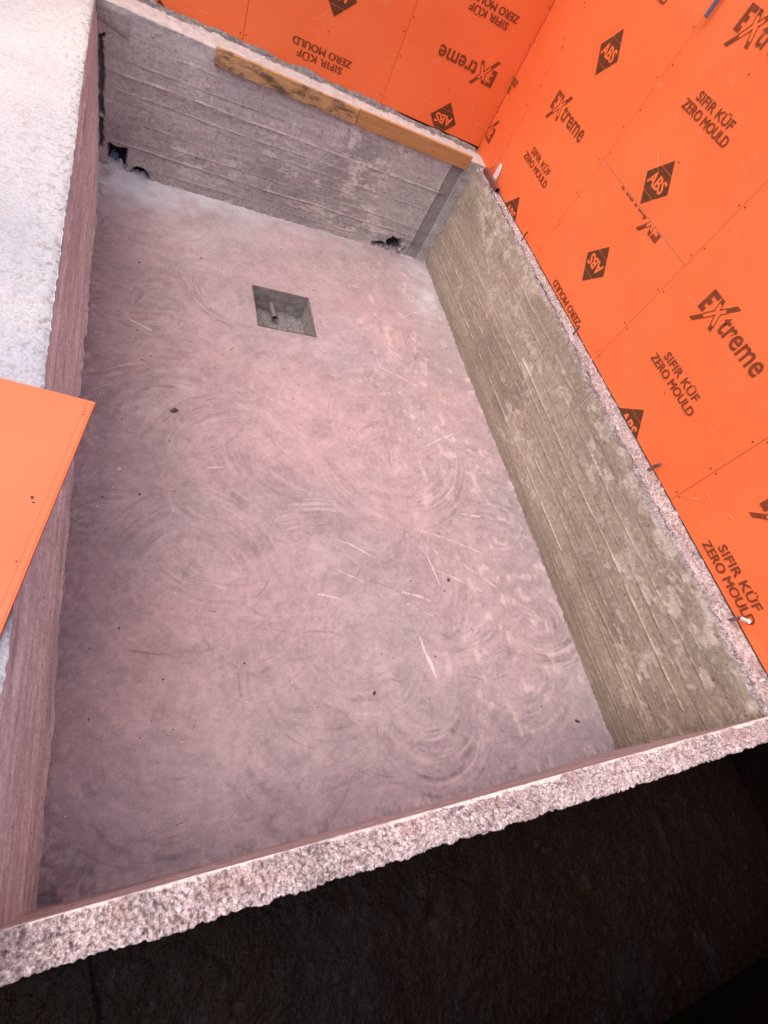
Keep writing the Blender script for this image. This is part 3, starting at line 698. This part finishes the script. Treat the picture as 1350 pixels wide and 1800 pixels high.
def clipped(me, Mx, bounds, name, mat_, parent):
    """me is laid into wall coordinates (a, b, out) by the 2D placement, cut to the board, then put in the world"""
    (T, wall) = Mx
    bm = bmesh.new(); bm.from_mesh(me); bmesh.ops.transform(bm, matrix=T, verts=bm.verts)
    a0, a1, b0, b1 = bounds
    for co, no in (((a0, 0, 0), (-1, 0, 0)), ((a1, 0, 0), (1, 0, 0)), ((0, b0, 0), (0, -1, 0)), ((0, b1, 0), (0, 1, 0))):
        bmesh.ops.bisect_plane(bm, geom=bm.verts[:] + bm.edges[:] + bm.faces[:], plane_co=co, plane_no=no, clear_outer=True)
    if not bm.faces: bm.free(); return None
    bmesh.ops.transform(bm, matrix=wall, verts=bm.verts)
    return bm_obj(name, bm, mat_, parent)
# wall coordinates: a runs to the reader's right, b up, out of the wall towards the reader
WALL_R = Matrix(((0, 0, -1, XR), (-1, 0, 0, 0), (0, 1, 0, 0), (0, 0, 0, 1)))
WALL_B = Matrix(((1, 0, 0, 0), (0, 0, -1, YB), (0, 1, 0, 0), (0, 0, 0, 1)))

bm = bmesh.new(); bmesh.ops.create_circle(bm, cap_ends=True, radius=0.0048, segments=8)
ME_SCREW = finish(bm, 'screw'); ME_SCREW.materials.append(SCREWM)

def make_board(parent, wall, a0, a1, b0, b1, prints, screws=True, taper=True):
    g = 0.0016
    bm = bmesh.new()
    A = [a0 + g, a0 + g + 0.045, a1 - g - 0.045, a1 - g] if (a1 - a0) > 0.2 else [a0 + g, a1 - g]
    t = 0.0018 if taper else 0
    Bv = np.linspace(b0 + g, b1 - g, 8)
    outz = [-t, 0, 0, -t] if len(A) == 4 else [0, 0]
    wob = lambda a, b: 0.0025 * float(vn(a * 2, b * 1.5, 8))
    fr = [[bm.verts.new((a, b, z + wob(a, b) - 0.0015)) for b in Bv] for a, z in zip(A, outz)]
    bk = [[bm.verts.new((a, b, -0.0145)) for b in Bv] for a in A]
    n, k = len(A), len(Bv)
    for i in range(n - 1):
        for j in range(k - 1):
            bm.faces.new((fr[i][j], fr[i + 1][j], fr[i + 1][j + 1], fr[i][j + 1]))
            bm.faces.new((bk[i][j], bk[i][j + 1], bk[i + 1][j + 1], bk[i + 1][j]))
    for i in range(n - 1):
        f = bm.faces.new((fr[i][0], bk[i][0], bk[i + 1][0], fr[i + 1][0])); f.material_index = 1
        f = bm.faces.new((fr[i][-1], fr[i + 1][-1], bk[i + 1][-1], bk[i][-1])); f.material_index = 1
    for j in range(k - 1):
        bm.faces.new((fr[0][j], fr[0][j + 1], bk[0][j + 1], bk[0][j])); bm.faces.new((fr[-1][j], bk[-1][j], bk[-1][j + 1], fr[-1][j + 1]))
    bmesh.ops.transform(bm, matrix=wall, verts=bm.verts)
    bmesh.ops.recalc_face_normals(bm, faces=bm.faces[:])
    bd = bm_obj('board', bm, [BOARD, CORE], parent)
    bnd = (a0 + 0.004, a1 - 0.004, b0 + 0.004, b1 - 0.004)
    for kind, a, b, flip in prints:
        for lift, me, nm, mt in {'E': [(0.0012, ME_EXT, 'word_mark', INK2)], 'S': [(0.0012, ME_SK, 'slogan', INK2)],
                                 'D': [(0.0012, ME_DIA, 'emblem', INK), (0.0020, ME_ABS, 'emblem_letters', BOARD)]}[kind]:
            T = Matrix.Translation((a, b, lift)) @ (Matrix.Rotation(math.pi, 4, 'Z') if flip else Matrix.Identity(4))
            clipped(me, (T, wall), bnd, nm, mt, bd)
    if screws:
        def sc_(a, b):
            o = bpy.data.objects.new('screw', ME_SCREW); C.objects.link(o); o.parent = bd
            o.matrix_world = wall @ Matrix.Translation((a, b, 0.0012))
        for e in (a0 + 0.022, a1 - 0.022):
            b = b0 + 0.06
            while b < b1 - 0.03:
                sc_(e + rnd.uniform(-.006, .006), b); b += 0.26 + rnd.uniform(-.05, .05)
        if a1 - a0 > 0.8:
            b = b0 + 0.3
            while b < b1 - 0.1:
                if rnd.random() < 0.8: sc_((a0 + a1) / 2 + rnd.uniform(-.015, .015), b)
                b += 0.5 + rnd.uniform(-.05, .05)
    return bd
def column(ext_a, ext_b, flip=False, n=3, start=-1):
    """repeat print down a board: word mark, slogan, emblem, every 1.19 m; ext = lower left of the E"""
    out = []
    for i in range(start, n):
        s = -1 if flip else 1
        b = ext_b + 1.19 * i
        out += [('E', ext_a, b, flip), ('S', ext_a + s * 0.040, b - s * 0.372, flip), ('D', ext_a + s * 0.305, b - s * 0.713, flip)]
    return out
TOPZ = 3.12
def scuffs(wall, parent, spots, seed):
    """pale rubbed strokes and cement flecks on the boards"""
    rr = random.Random(seed); bm = bmesh.new()
    for a, b, l, ang, wd in spots:
        n = max(2, int(l / 0.012)); d = Vector((math.cos(ang), math.sin(ang))); nn = Vector((-d.y, d.x)); prev = None; bow = rr.uniform(-.1, .1) * l
        for k in range(n + 1):
            t = k / n; w_ = wd * (0.25 + 0.75 * math.sin(math.pi * min(.97, max(.03, t)))) * rr.uniform(0.35, 1.0)
            p = Vector((a, b)) + d * l * t + nn * bow * math.sin(math.pi * t)
            cur = [bm.verts.new((*(p + nn * w_ / 2), 0.0022)), bm.verts.new((*(p - nn * w_ / 2), 0.0022))]
            if prev and rr.random() > 0.18: bm.faces.new((prev[0], prev[1], cur[1], cur[0]))
            prev = cur
    bmesh.ops.delete(bm, geom=[v for v in bm.verts if not v.link_faces], context='VERTS')
    bmesh.ops.transform(bm, matrix=wall, verts=bm.verts)
    tag(bm_obj('scuff_marks', bm, SCUFF, parent), kind='stuff')
wr = tag(empty('board_wall', (XR, 2.5, HR)), 'bright orange printed board wall standing above the long streaked concrete wall', 'wall')
ys_ = [-1.15, 0.045, 1.247, 2.433, 3.633, 4.845]
BB = HR + 0.004
make_board(wr, WALL_R, -4.845, -3.633, BB, TOPZ, column(-4.560, 1.765))
make_board(wr, WALL_R, -3.633, -2.433, BB, 1.832, [('E', -2.729, 1.897, True), ('D', -3.025, 1.415, True), ('S', -2.762, 1.118, True)])
make_board(wr, WALL_R, -3.633, -2.433, 1.832, TOPZ, [('E', -3.362, 2.687, False), ('S', -3.318, 2.314, False), ('D', -3.059, 1.985, False), ('D', -3.059, 3.175, False), ('S', -3.318, 3.504, False)])
make_board(wr, WALL_R, -2.433, -1.247, BB, TOPZ, column(-2.153, 1.765))
make_board(wr, WALL_R, -1.247, -0.045, BB, TOPZ, column(-0.968, 1.463))
make_board(wr, WALL_R, -0.045, 1.150, BB, TOPZ, column(0.24, 1.6))
make_board(wr, WALL_R, -5.275, -4.845, BB, TOPZ, column(-5.128, 1.309, True))
sp = [(-1.02, 1.30, 0.09, 0.25, 0.006), (-1.16, 1.26, 0.07, -0.1, 0.005), (-1.20, 1.15, 0.08, 0.9, 0.006), (-4.35, 1.36, 0.12, -1.0, 0.004), (-3.4, 1.72, 0.10, 1.2, 0.004), (-2.95, 1.62, 0.14, 1.0, 0.004), (-3.25, 2.12, 0.16, -0.6, 0.006)]
for _ in range(46):
    a_ = rnd.uniform(-5.0, 0.0); b_ = HR + 0.05 + 1.7 * rnd.random() ** 1.3
    sp.append((a_, b_, rnd.choice((0.008, 0.012, 0.03, 0.06, 0.11)), rnd.uniform(0.5, 2.4), rnd.uniform(0.002, 0.005)))
scuffs(WALL_R, wr, sp, 4)
bm = bmesh.new(); box(bm, (XR + 0.0150, -1.15, HR - 0.03), (XR + 0.12, 5.27, TOPZ - 0.01)); bm_obj('backing', bm, BACKING, wr)
wb = tag(empty('board_wall', (1.2, YB, 1.09)), 'deeper orange board wall with upside-down lettering above the wooden planks', 'wall')
BZ = 1.092
make_board(wb, WALL_B, 2.164, XR + 0.0012, BZ, TOPZ, [('E', 3.062, 1.655, True), ('S', 3.020, 2.030, True), ('D', 2.770, 1.180, True), ('D', 2.760, 2.370, True), ('E', 3.062, 2.845, True), ('S', 3.020, 3.22, True)])
make_board(wb, WALL_B, 0.966, 2.164, BZ, TOPZ, [('S', 1.822, 1.280, True), ('D', 1.585, 1.630, True), ('E', 1.885, 2.10, True), ('S', 1.822, 2.470, True), ('D', 1.585, 2.82, True), ('E', 1.885, 3.29, True)])
make_board(wb, WALL_B, -0.236, 0.966, BZ, TOPZ, [('D', 0.383, 1.000, True), ('E', 0.66, 1.48, True), ('S', 0.62, 1.85, True), ('D', 0.383, 2.19, True), ('E', 0.66, 2.67, True), ('S', 0.62, 3.04, True)])
make_board(wb, WALL_B, -1.436, -0.236, BZ, TOPZ, [('E', -0.55, 1.9, True), ('S', -0.58, 2.28, True), ('D', -0.83, 1.4, True)])
make_board(wb, WALL_B, -2.636, -1.436, BZ, TOPZ, [('E', -1.75, 1.7, True), ('S', -1.78, 2.08, True), ('D', -2.03, 1.2, True)])
scuffs(WALL_B, wb, [(2.30, 1.33, 0.10, 0.05, 0.004)] + [(rnd.uniform(0.1, 3.1), rnd.uniform(1.14, 2.0), rnd.choice((0.01, 0.03, 0.08, 0.15)), rnd.uniform(0.8, 2.4), rnd.uniform(0.002, 0.005)) for _ in range(20)], 9)
bm = bmesh.new(); box(bm, (-2.64, YB + 0.0150, 1.0), (XR + 0.10, YB + 0.12, TOPZ - 0.01)); bm_obj('backing', bm, BACKING, wb)
for t_ in (wr, wb):
    for ch in [c for c in bpy.data.objects if c.parent == t_]:
        ch.matrix_parent_inverse = Matrix.Translation(-t_.location)
# squeezed mortar at the foot of the back boards
bm = bmesh.new(); xs = np.arange(-0.3, XR - 0.02, 0.012)
rows = []
for x in xs:
    h = 0.016 + 0.030 * max(0, float(fbm(x * 6, 0.3, 4, 71)) + 0.25); d = 0.018 + 0.05 * max(0, float(fbm(x * 5, 4.3, 4, 73)) + 0.3)
    zb = 1.095 - 0.0125 * x
    rows.append([bm.verts.new(p) for p in ((x, YB - d, zb - 0.03), (x, YB - d * 0.8, zb + h * 0.35 - 0.004), (x, YB - 0.006, zb + h), (x, YB + 0.012, zb + h * 0.8), (x, YB + 0.012, zb - 0.04))])
for A, B_ in zip(rows, rows[1:]):
    for k in range(4): bm.faces.new((A[k], B_[k], B_[k + 1], A[k + 1]))
o = bm_obj('mortar_bead', bm, GREYM, bw, True)

# ------------------------------------------------------------------ loose things
# loose orange sheet lying on the platform and jutting out over the basin
ang = math.atan2(-0.775, -0.169)      # direction of its long edge
u = Vector((math.cos(ang), math.sin(ang), 0)); v = Vector((u.y, -u.x, 0))
if v.x > 0: v = -v
bm = bmesh.new()
c0 = Vector((0.152, 1.387, HL + 0.0185)); Lu, Lv, th = 1.15, 1.2, 0.0125
n = 14
gridv = {}
for i in range(n + 1):
    for j in range(n + 1):
        p = c0 + u * (Lu * i / n) + v * (Lv * j / n)
        gridv[i, j] = [bm.verts.new(p), bm.verts.new(p - Vector((0, 0, th)))]
for i in range(n):
    for j in range(n):
        bm.faces.new([gridv[q][0] for q in ((i, j), (i + 1, j), (i + 1, j + 1), (i, j + 1))]); bm.faces.new([gridv[q][1] for q in ((i, j), (i, j + 1), (i + 1, j + 1), (i + 1, j))])
for i in range(n):
    for A, B_, mi in (((i, 0), (i + 1, 0), 0), ((i + 1, n), (i, n), 0), ((0, i + 1), (0, i), 1), ((n, i), (n, i + 1), 1)):
        f = bm.faces.new((gridv[A][0], gridv[A][1], gridv[B_][1], gridv[B_][0])); f.material_index = mi
bmesh.ops.recalc_face_normals(bm, faces=bm.faces[:])
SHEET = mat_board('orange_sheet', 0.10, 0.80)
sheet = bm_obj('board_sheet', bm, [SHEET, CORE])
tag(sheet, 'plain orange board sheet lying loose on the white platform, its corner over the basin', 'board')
# long paper-wrapped edge strip and a few nicks on the sheet
bm = bmesh.new()
for off_, wd in ((0.022, 0.0012), (0.0035, 0.003)):
    a = c0 + v * off_ + Vector((0, 0, 0.0006)); b = a + u * Lu
    bm.faces.new([bm.verts.new(q) for q in (a, b, b + v * wd, a + v * wd)])
bm_obj('edge_crease', bm, mat_simple('crease', (0.62, 0.10, 0.03), (0.70, 0.13, 0.045), 30), sheet)
for du, dv_, r in ((0.40, 0.055, 0.006), (0.415, 0.047, 0.004), (0.05, 0.016, 0.003), (0.062, 0.018, 0.003), (0.57, 0.10, 0.004), (0.60, 0.03, 0.003)):
    bm = bmesh.new()
    p = c0 + u * du + v * dv_ + Vector((0, 0, 0.0007))
    bm.faces.new([bm.verts.new(p + Vector((r * rnd.uniform(.5, 1.2) * math.cos(k), r * rnd.uniform(.5, 1.2) * math.sin(k), 0))) for k in np.linspace(0, 5.4, 7)])
    bm_obj('nick', bm, SCREWM, sheet)

# planks nailed along the top of the back wall
def plank(x0, x1, za, zb, h, mat_, label, seed):
    bm = bmesh.new(); N = 60
    for i in range(N + 1):
        pass
    rows = []
    for i in range(N + 1):
        x = x0 + (x1 - x0) * i / N
        zt = za + (zb - za) * i / N + 0.0025 * float(vn(x * 6, 1, seed)); zl = zt - h + 0.004 * float(vn(x * 5, 7, seed))
        y0 = L - 0.030 + 0.003 * float(vn(x * 4, 3, seed)); y1 = L + 0.001
        b = 0.0025
        rows.append([bm.verts.new(q) for q in ((x, y0, zl + b), (x, y0, zt - b), (x, y0 + b, zt), (x, y1, zt), (x, y1, zl), (x, y0 + b, zl))])
    for A, B_ in zip(rows, rows[1:]):
        for k in range(6): bm.faces.new((A[k], A[(k + 1) % 6], B_[(k + 1) % 6], B_[k]))
    bm.faces.new(rows[0][::-1]); bm.faces.new(rows[-1]); bmesh.ops.recalc_face_normals(bm, faces=bm.faces[:])
    o = bm_obj('wood_plank', bm, mat_); tag(o, label, 'plank', 'planks along the back wall')
    for fx in (0.06, 0.10, 0.36, 0.62, 0.66, 0.93, 0.96):
        for fz in (0.28, 0.66):
            if rnd.random() < 0.3: continue
            bmn = bmesh.new(); bmesh.ops.create_cone(bmn, cap_ends=True, segments=8, radius1=0.0032, radius2=0.0032, depth=0.004)
            x = x0 + (x1 - x0) * fx
            bmesh.ops.transform(bmn, matrix=Matrix.Translation((x, L - 0.0312, za + (zb - za) * fx - h * fz)) @ Matrix.Rotation(math.pi / 2, 4, 'X'), verts=bmn.verts)
            bm_obj('nail', bmn, SCREWM, o)
    return o
plank(0.757, 1.893, 1.108, 1.098, 0.112, WOODA, 'damp wooden plank blotched with dark mould, along the back wall top', 1)
plank(1.899, 3.040, 1.102, 1.100, 0.118, WOODB, 'clean honey-brown wooden plank butted against the mouldy plank', 2)

# rebar stubs leaning out of the right wall's top
def stub(y, dyy, dz, label, tip=None, r=0.0075, x0=XR - 0.038):
    bm = bmesh.new(); pts = []
    p0 = Vector((x0, y, HR - 0.05)); p1 = Vector((x0 - 0.006, y + dyy * 0.4, HR + dz * 0.55)); p2 = Vector((x0 - 0.016, y + dyy, HR + dz))
    tube(bm, [p0, p1, p2], r, 10)
    for k in range(9):   # ribs
        t = 0.25 + 0.08 * k; p = p0.lerp(p1, min(1, t * 2)) if t < 0.5 else p1.lerp(p2, (t - 0.5) * 2)
        d = (p2 - p0).normalized(); tube(bm, [p - d * 0.0018, p + d * 0.0018], r * 1.18, 10)
    o = bm_obj('rebar_stub', bm, RUST); tag(o, label, 'rebar', 'rebar stubs along the board foot')
    if tip:
        bm = bmesh.new(); tube(bm, [p1.lerp(p2, 0.3) + Vector((-.004, 0, 0)), p2 + Vector((-.006, -0.012, 0.006))], r * 1.35, 9); bm_obj('white_tip', bm, WHITEP, o)
    return o
stub(3.852, -0.03, 0.085, 'thin rusty rebar stub between the steel tube and the first board joint', r=0.006)
stub(2.703, 0.0, 0.075, 'dark rebar stub at the foot of the upside-down slogan by the joint', r=0.008)
stub(1.477, -0.03, 0.09, 'thick rusty rebar stub just past the emblem cut off by the wall top', r=0.010)
stub(0.492, -0.04, 0.085, 'rebar stub with a white plastered tip below the lowest slogan', tip=True, r=0.008)

# square steel tube lying on the wall top by the corner
bm = bmesh.new()
def sq_tube(bm, a, b, s, t):
    a = Vector(a); b = Vector(b); d = (b - a).normalized(); n = Vector((0, 0, 1)); n = (n - d * n.dot(d)).normalized(); m_ = d.cross(n)
    rr = []
    for p, k in ((a, s), (b, s), (b, s - t), (b - d * 0.12, s - t)):
        rr.append([bm.verts.new(p + n * k * sx + m_ * k * sy) for sx, sy in ((1, 1), (1, -1), (-1, -1), (-1, 1))])
    for A, B_ in zip(rr, rr[1:]):
        for k in range(4): bm.faces.new((A[k], A[(k + 1) % 4], B_[(k + 1) % 4], B_[k]))
    bm.faces.new(rr[0][::-1]); f = bm.faces.new(rr[-1]); f.material_index = 1
    bmesh.ops.recalc_face_normals(bm, faces=bm.faces[:])
sq_tube(bm, (XR - 0.050, 4.875, HR + 0.022), (XR - 0.046, 4.535, HR + 0.020), 0.021, 0.003)
o = bm_obj('steel_tube', bm, [TUBE, PIPEIN]); tag(o, 'short rusty square steel tube lying on the wall top by the corner', 'tube')
# sliver of white foam stuck behind it
bm = bmesh.new()
prof = [(0.0, 0.0), (0.055, 0.0), (0.060, 0.06), (0.055, 0.11), (0.035, 0.150), (0.015, 0.158), (0.004, 0.12), (-0.004, 0.05)]
fv = [bm.verts.new((XR - 0.022 - 0.012 * b / 0.15, 4.745 - a, HR + 0.002 + b)) for a, b in prof]; bv = [bm.verts.new(q.co + Vector((0.014, 0, 0))) for q in fv]
bm.faces.new(fv); bm.faces.new(bv[::-1])
for k in range(len(fv)): bm.faces.new((fv[k], bv[k], bv[(k + 1) % len(fv)], fv[(k + 1) % len(fv)]))
bmesh.ops.recalc_face_normals(bm, faces=bm.faces[:])
tag(bm_obj('foam_sliver', bm, WHITEP), 'upright white foam sliver leaning on the boards behind the steel tube', 'foam')
bm = bmesh.new(); tube(bm, [(XR - 0.03, 4.86, HR - 0.01), (XR - 0.03, 4.85, HR + 0.05), (XR - 0.02, 4.82, HR + 0.085)], 0.0025, 8)
tag(bm_obj('tie_wire', bm, RUST), 'thin bent wire rising beside the steel tube at the corner', 'wire')
# conduit hanging in front of a joint
bm = bmesh.new(); f = tube(bm, [(XR - 0.022, 3.60, TOPZ - 0.05), (XR - 0.024, 3.60, 3.1), (XR - 0.030, 3.585, 2.8), (XR - 0.034, 3.580, 2.655)], 0.0125, 12, 0.010); f.material_index = 1
tag(bm_obj('conduit', bm, [HOSE, PIPEIN], smooth=False), 'slate blue plastic conduit hanging down over a board joint', 'conduit')
# things in the holes at the foot of the back wall
bm = bmesh.new(); f = tube(bm, [(2.60, L + 0.16, 0.055), (2.585, L + 0.06, 0.05), (2.575, L + 0.022, 0.048)], 0.034, 16, 0.029); f.material_index = 1
tag(bm_obj('drain_pipe', bm, [GREYP, PIPEIN]), 'grey pipe end inside the broken hole by the corner of the long wall', 'pipe')
bm = bmesh.new(); f = tube(bm, [(0.300, L + 0.2, 0.022), (0.300, L + 0.10, 0.022), (0.300, L + 0.045, 0.022)], 0.060, 22, 0.054); f.material_index = 1
tag(bm_obj('drain_pipe', bm, [GREYP, PIPEIN]), 'half buried dark pipe mouth under the square gap by the platform', 'pipe')
bm = bmesh.new(); bmesh.ops.create_icosphere(bm, subdivisions=3, radius=1)
for q in bm.verts:
    k = 1 + 0.8 * float(fbm(q.co.x * 2 + q.co.z, q.co.y * 2 + q.co.z * 2, 3, 81)); q.co = Vector((0.110 + 0.036 * q.co.x * k, L + 0.085 + 0.04 * q.co.y * k, 0.075 + 0.052 * q.co.z * k))
tag(bm_obj('plastic_scrap', bm, BLUEP, smooth=False), 'crumpled blue plastic scrap stuffed in the square gap of the grey wall', 'plastic')

# ------------------------------------------------------------------ crumbs and marks on the floor
def fz(x, y): return 0.010 * float(fbm(x * 1.5, y * 1.5, 3, 1)) + 0.0025 * float(fbm(x * 9, y * 9, 3, 4))
def crumb(x, y, sx, sy, sz, mat_, rot, seed, name='crumb', sub=2):
    bm = bmesh.new(); bmesh.ops.create_icosphere(bm, subdivisions=sub, radius=1)
    for q in bm.verts:
        k = 1 + 0.7 * float(fbm(q.co.x * 1.6 + seed, q.co.y * 1.6 + q.co.z * 1.3, 3, seed % 40))
        q.co = Vector((q.co.x * k * sx, q.co.y * k * sy, q.co.z * k * sz))
    o = bm_obj(name, bm, mat_); o.location = (x, y, fz(x, y) + sz * 0.55); o.rotation_euler.z = rot
    return o
tag(crumb(0.526, 2.446, 0.024, 0.018, 0.012, CRUMB, 0.6, 3, 'clod', 3), 'largest dark clod, alone on the floor near the loose orange sheet', 'clod')
tag(crumb(2.220, 1.216, 0.011, 0.012, 0.009, CRUMB, 0.2, 8, 'clod', 3), 'small round black clod among the pale floor scratches', 'clod')
tag(crumb(2.888, 0.209, 0.017, 0.010, 0.008, CRUMB, -0.5, 12, 'clod', 3), 'flat dark clod at the foot of the streaked long wall beside the rough rim', 'clod')
tag(crumb(1.516, 0.562, 0.013, 0.008, 0.006, CRUMB, 0.8, 15, 'clod', 3), 'small brown clod in the trowel swirls near the rough rim', 'clod')
tag(crumb(0.225, 1.96, 0.012, 0.008, 0.008, CRUMBW, 0.3, 18, 'clod', 3), 'single white crumb on the floor beside the platform under the orange sheet', 'clod')
# countless specks
bm = bmesh.new()
R2 = np.random.default_rng(5)
def bit(bm, x, y, s, h, stick=0.0, ang=0.0, mi=0):
    z = fz(x, y) + 0.001
    ca, sa = math.cos(ang), math.sin(ang)
    L2 = s * (1 + stick)
    base = [(-L2, -s * .6), (L2 * .9, -s * .7), (L2, s * .5), (-L2 * .8, s * .7)]
    lo_ = [bm.verts.new((x + a * ca - b * sa, y + a * sa + b * ca, z - 0.003)) for a, b in base]
    hi_ = [bm.verts.new((x + .7 * (a * ca - b * sa), y + .7 * (a * sa + b * ca), z + h)) for a, b in base]
    fs = [bm.faces.new(hi_)]
    for k in range(4): fs.append(bm.faces.new((lo_[k], lo_[(k + 1) % 4], hi_[(k + 1) % 4], hi_[k])))
    for f in fs: f.material_index = mi
for i in range(300):
    x, y = R2.uniform(0.06, W - 0.06), R2.uniform(0.05, L - 0.05)
    if R2.random() < 0.4: x = 0.05 + abs(R2.normal(0, 0.25))
    if x > W - .05 or (SX0 - .02 < x < SX1 + .02 and SY0 - .02 < y < SY1 + .02): continue
    s = 0.0018 + 0.0050 * R2.random() ** 4
    bit(bm, x, y, s, s * 0.9, 0, R2.uniform(0, 3.1), 0 if R2.random() < 0.72 else 1)
for i in range(60):
    x, y = R2.uniform(0.2, W - 0.1), R2.uniform(0.1, L - 0.1)
    if SX0 - .06 < x < SX1 + .06 and SY0 - .06 < y < SY1 + .06: continue
    bit(bm, x, y, 0.0017, 0.002, R2.uniform(3, 11), R2.uniform(0, 3.1), 2)
o = bm_obj('debris', bm, [CRUMB, CRUMBW, SPLINT])
tag(o, 'tiny dark and pale specks and splinters scattered over the pink concrete floor', 'debris', kind='stuff')
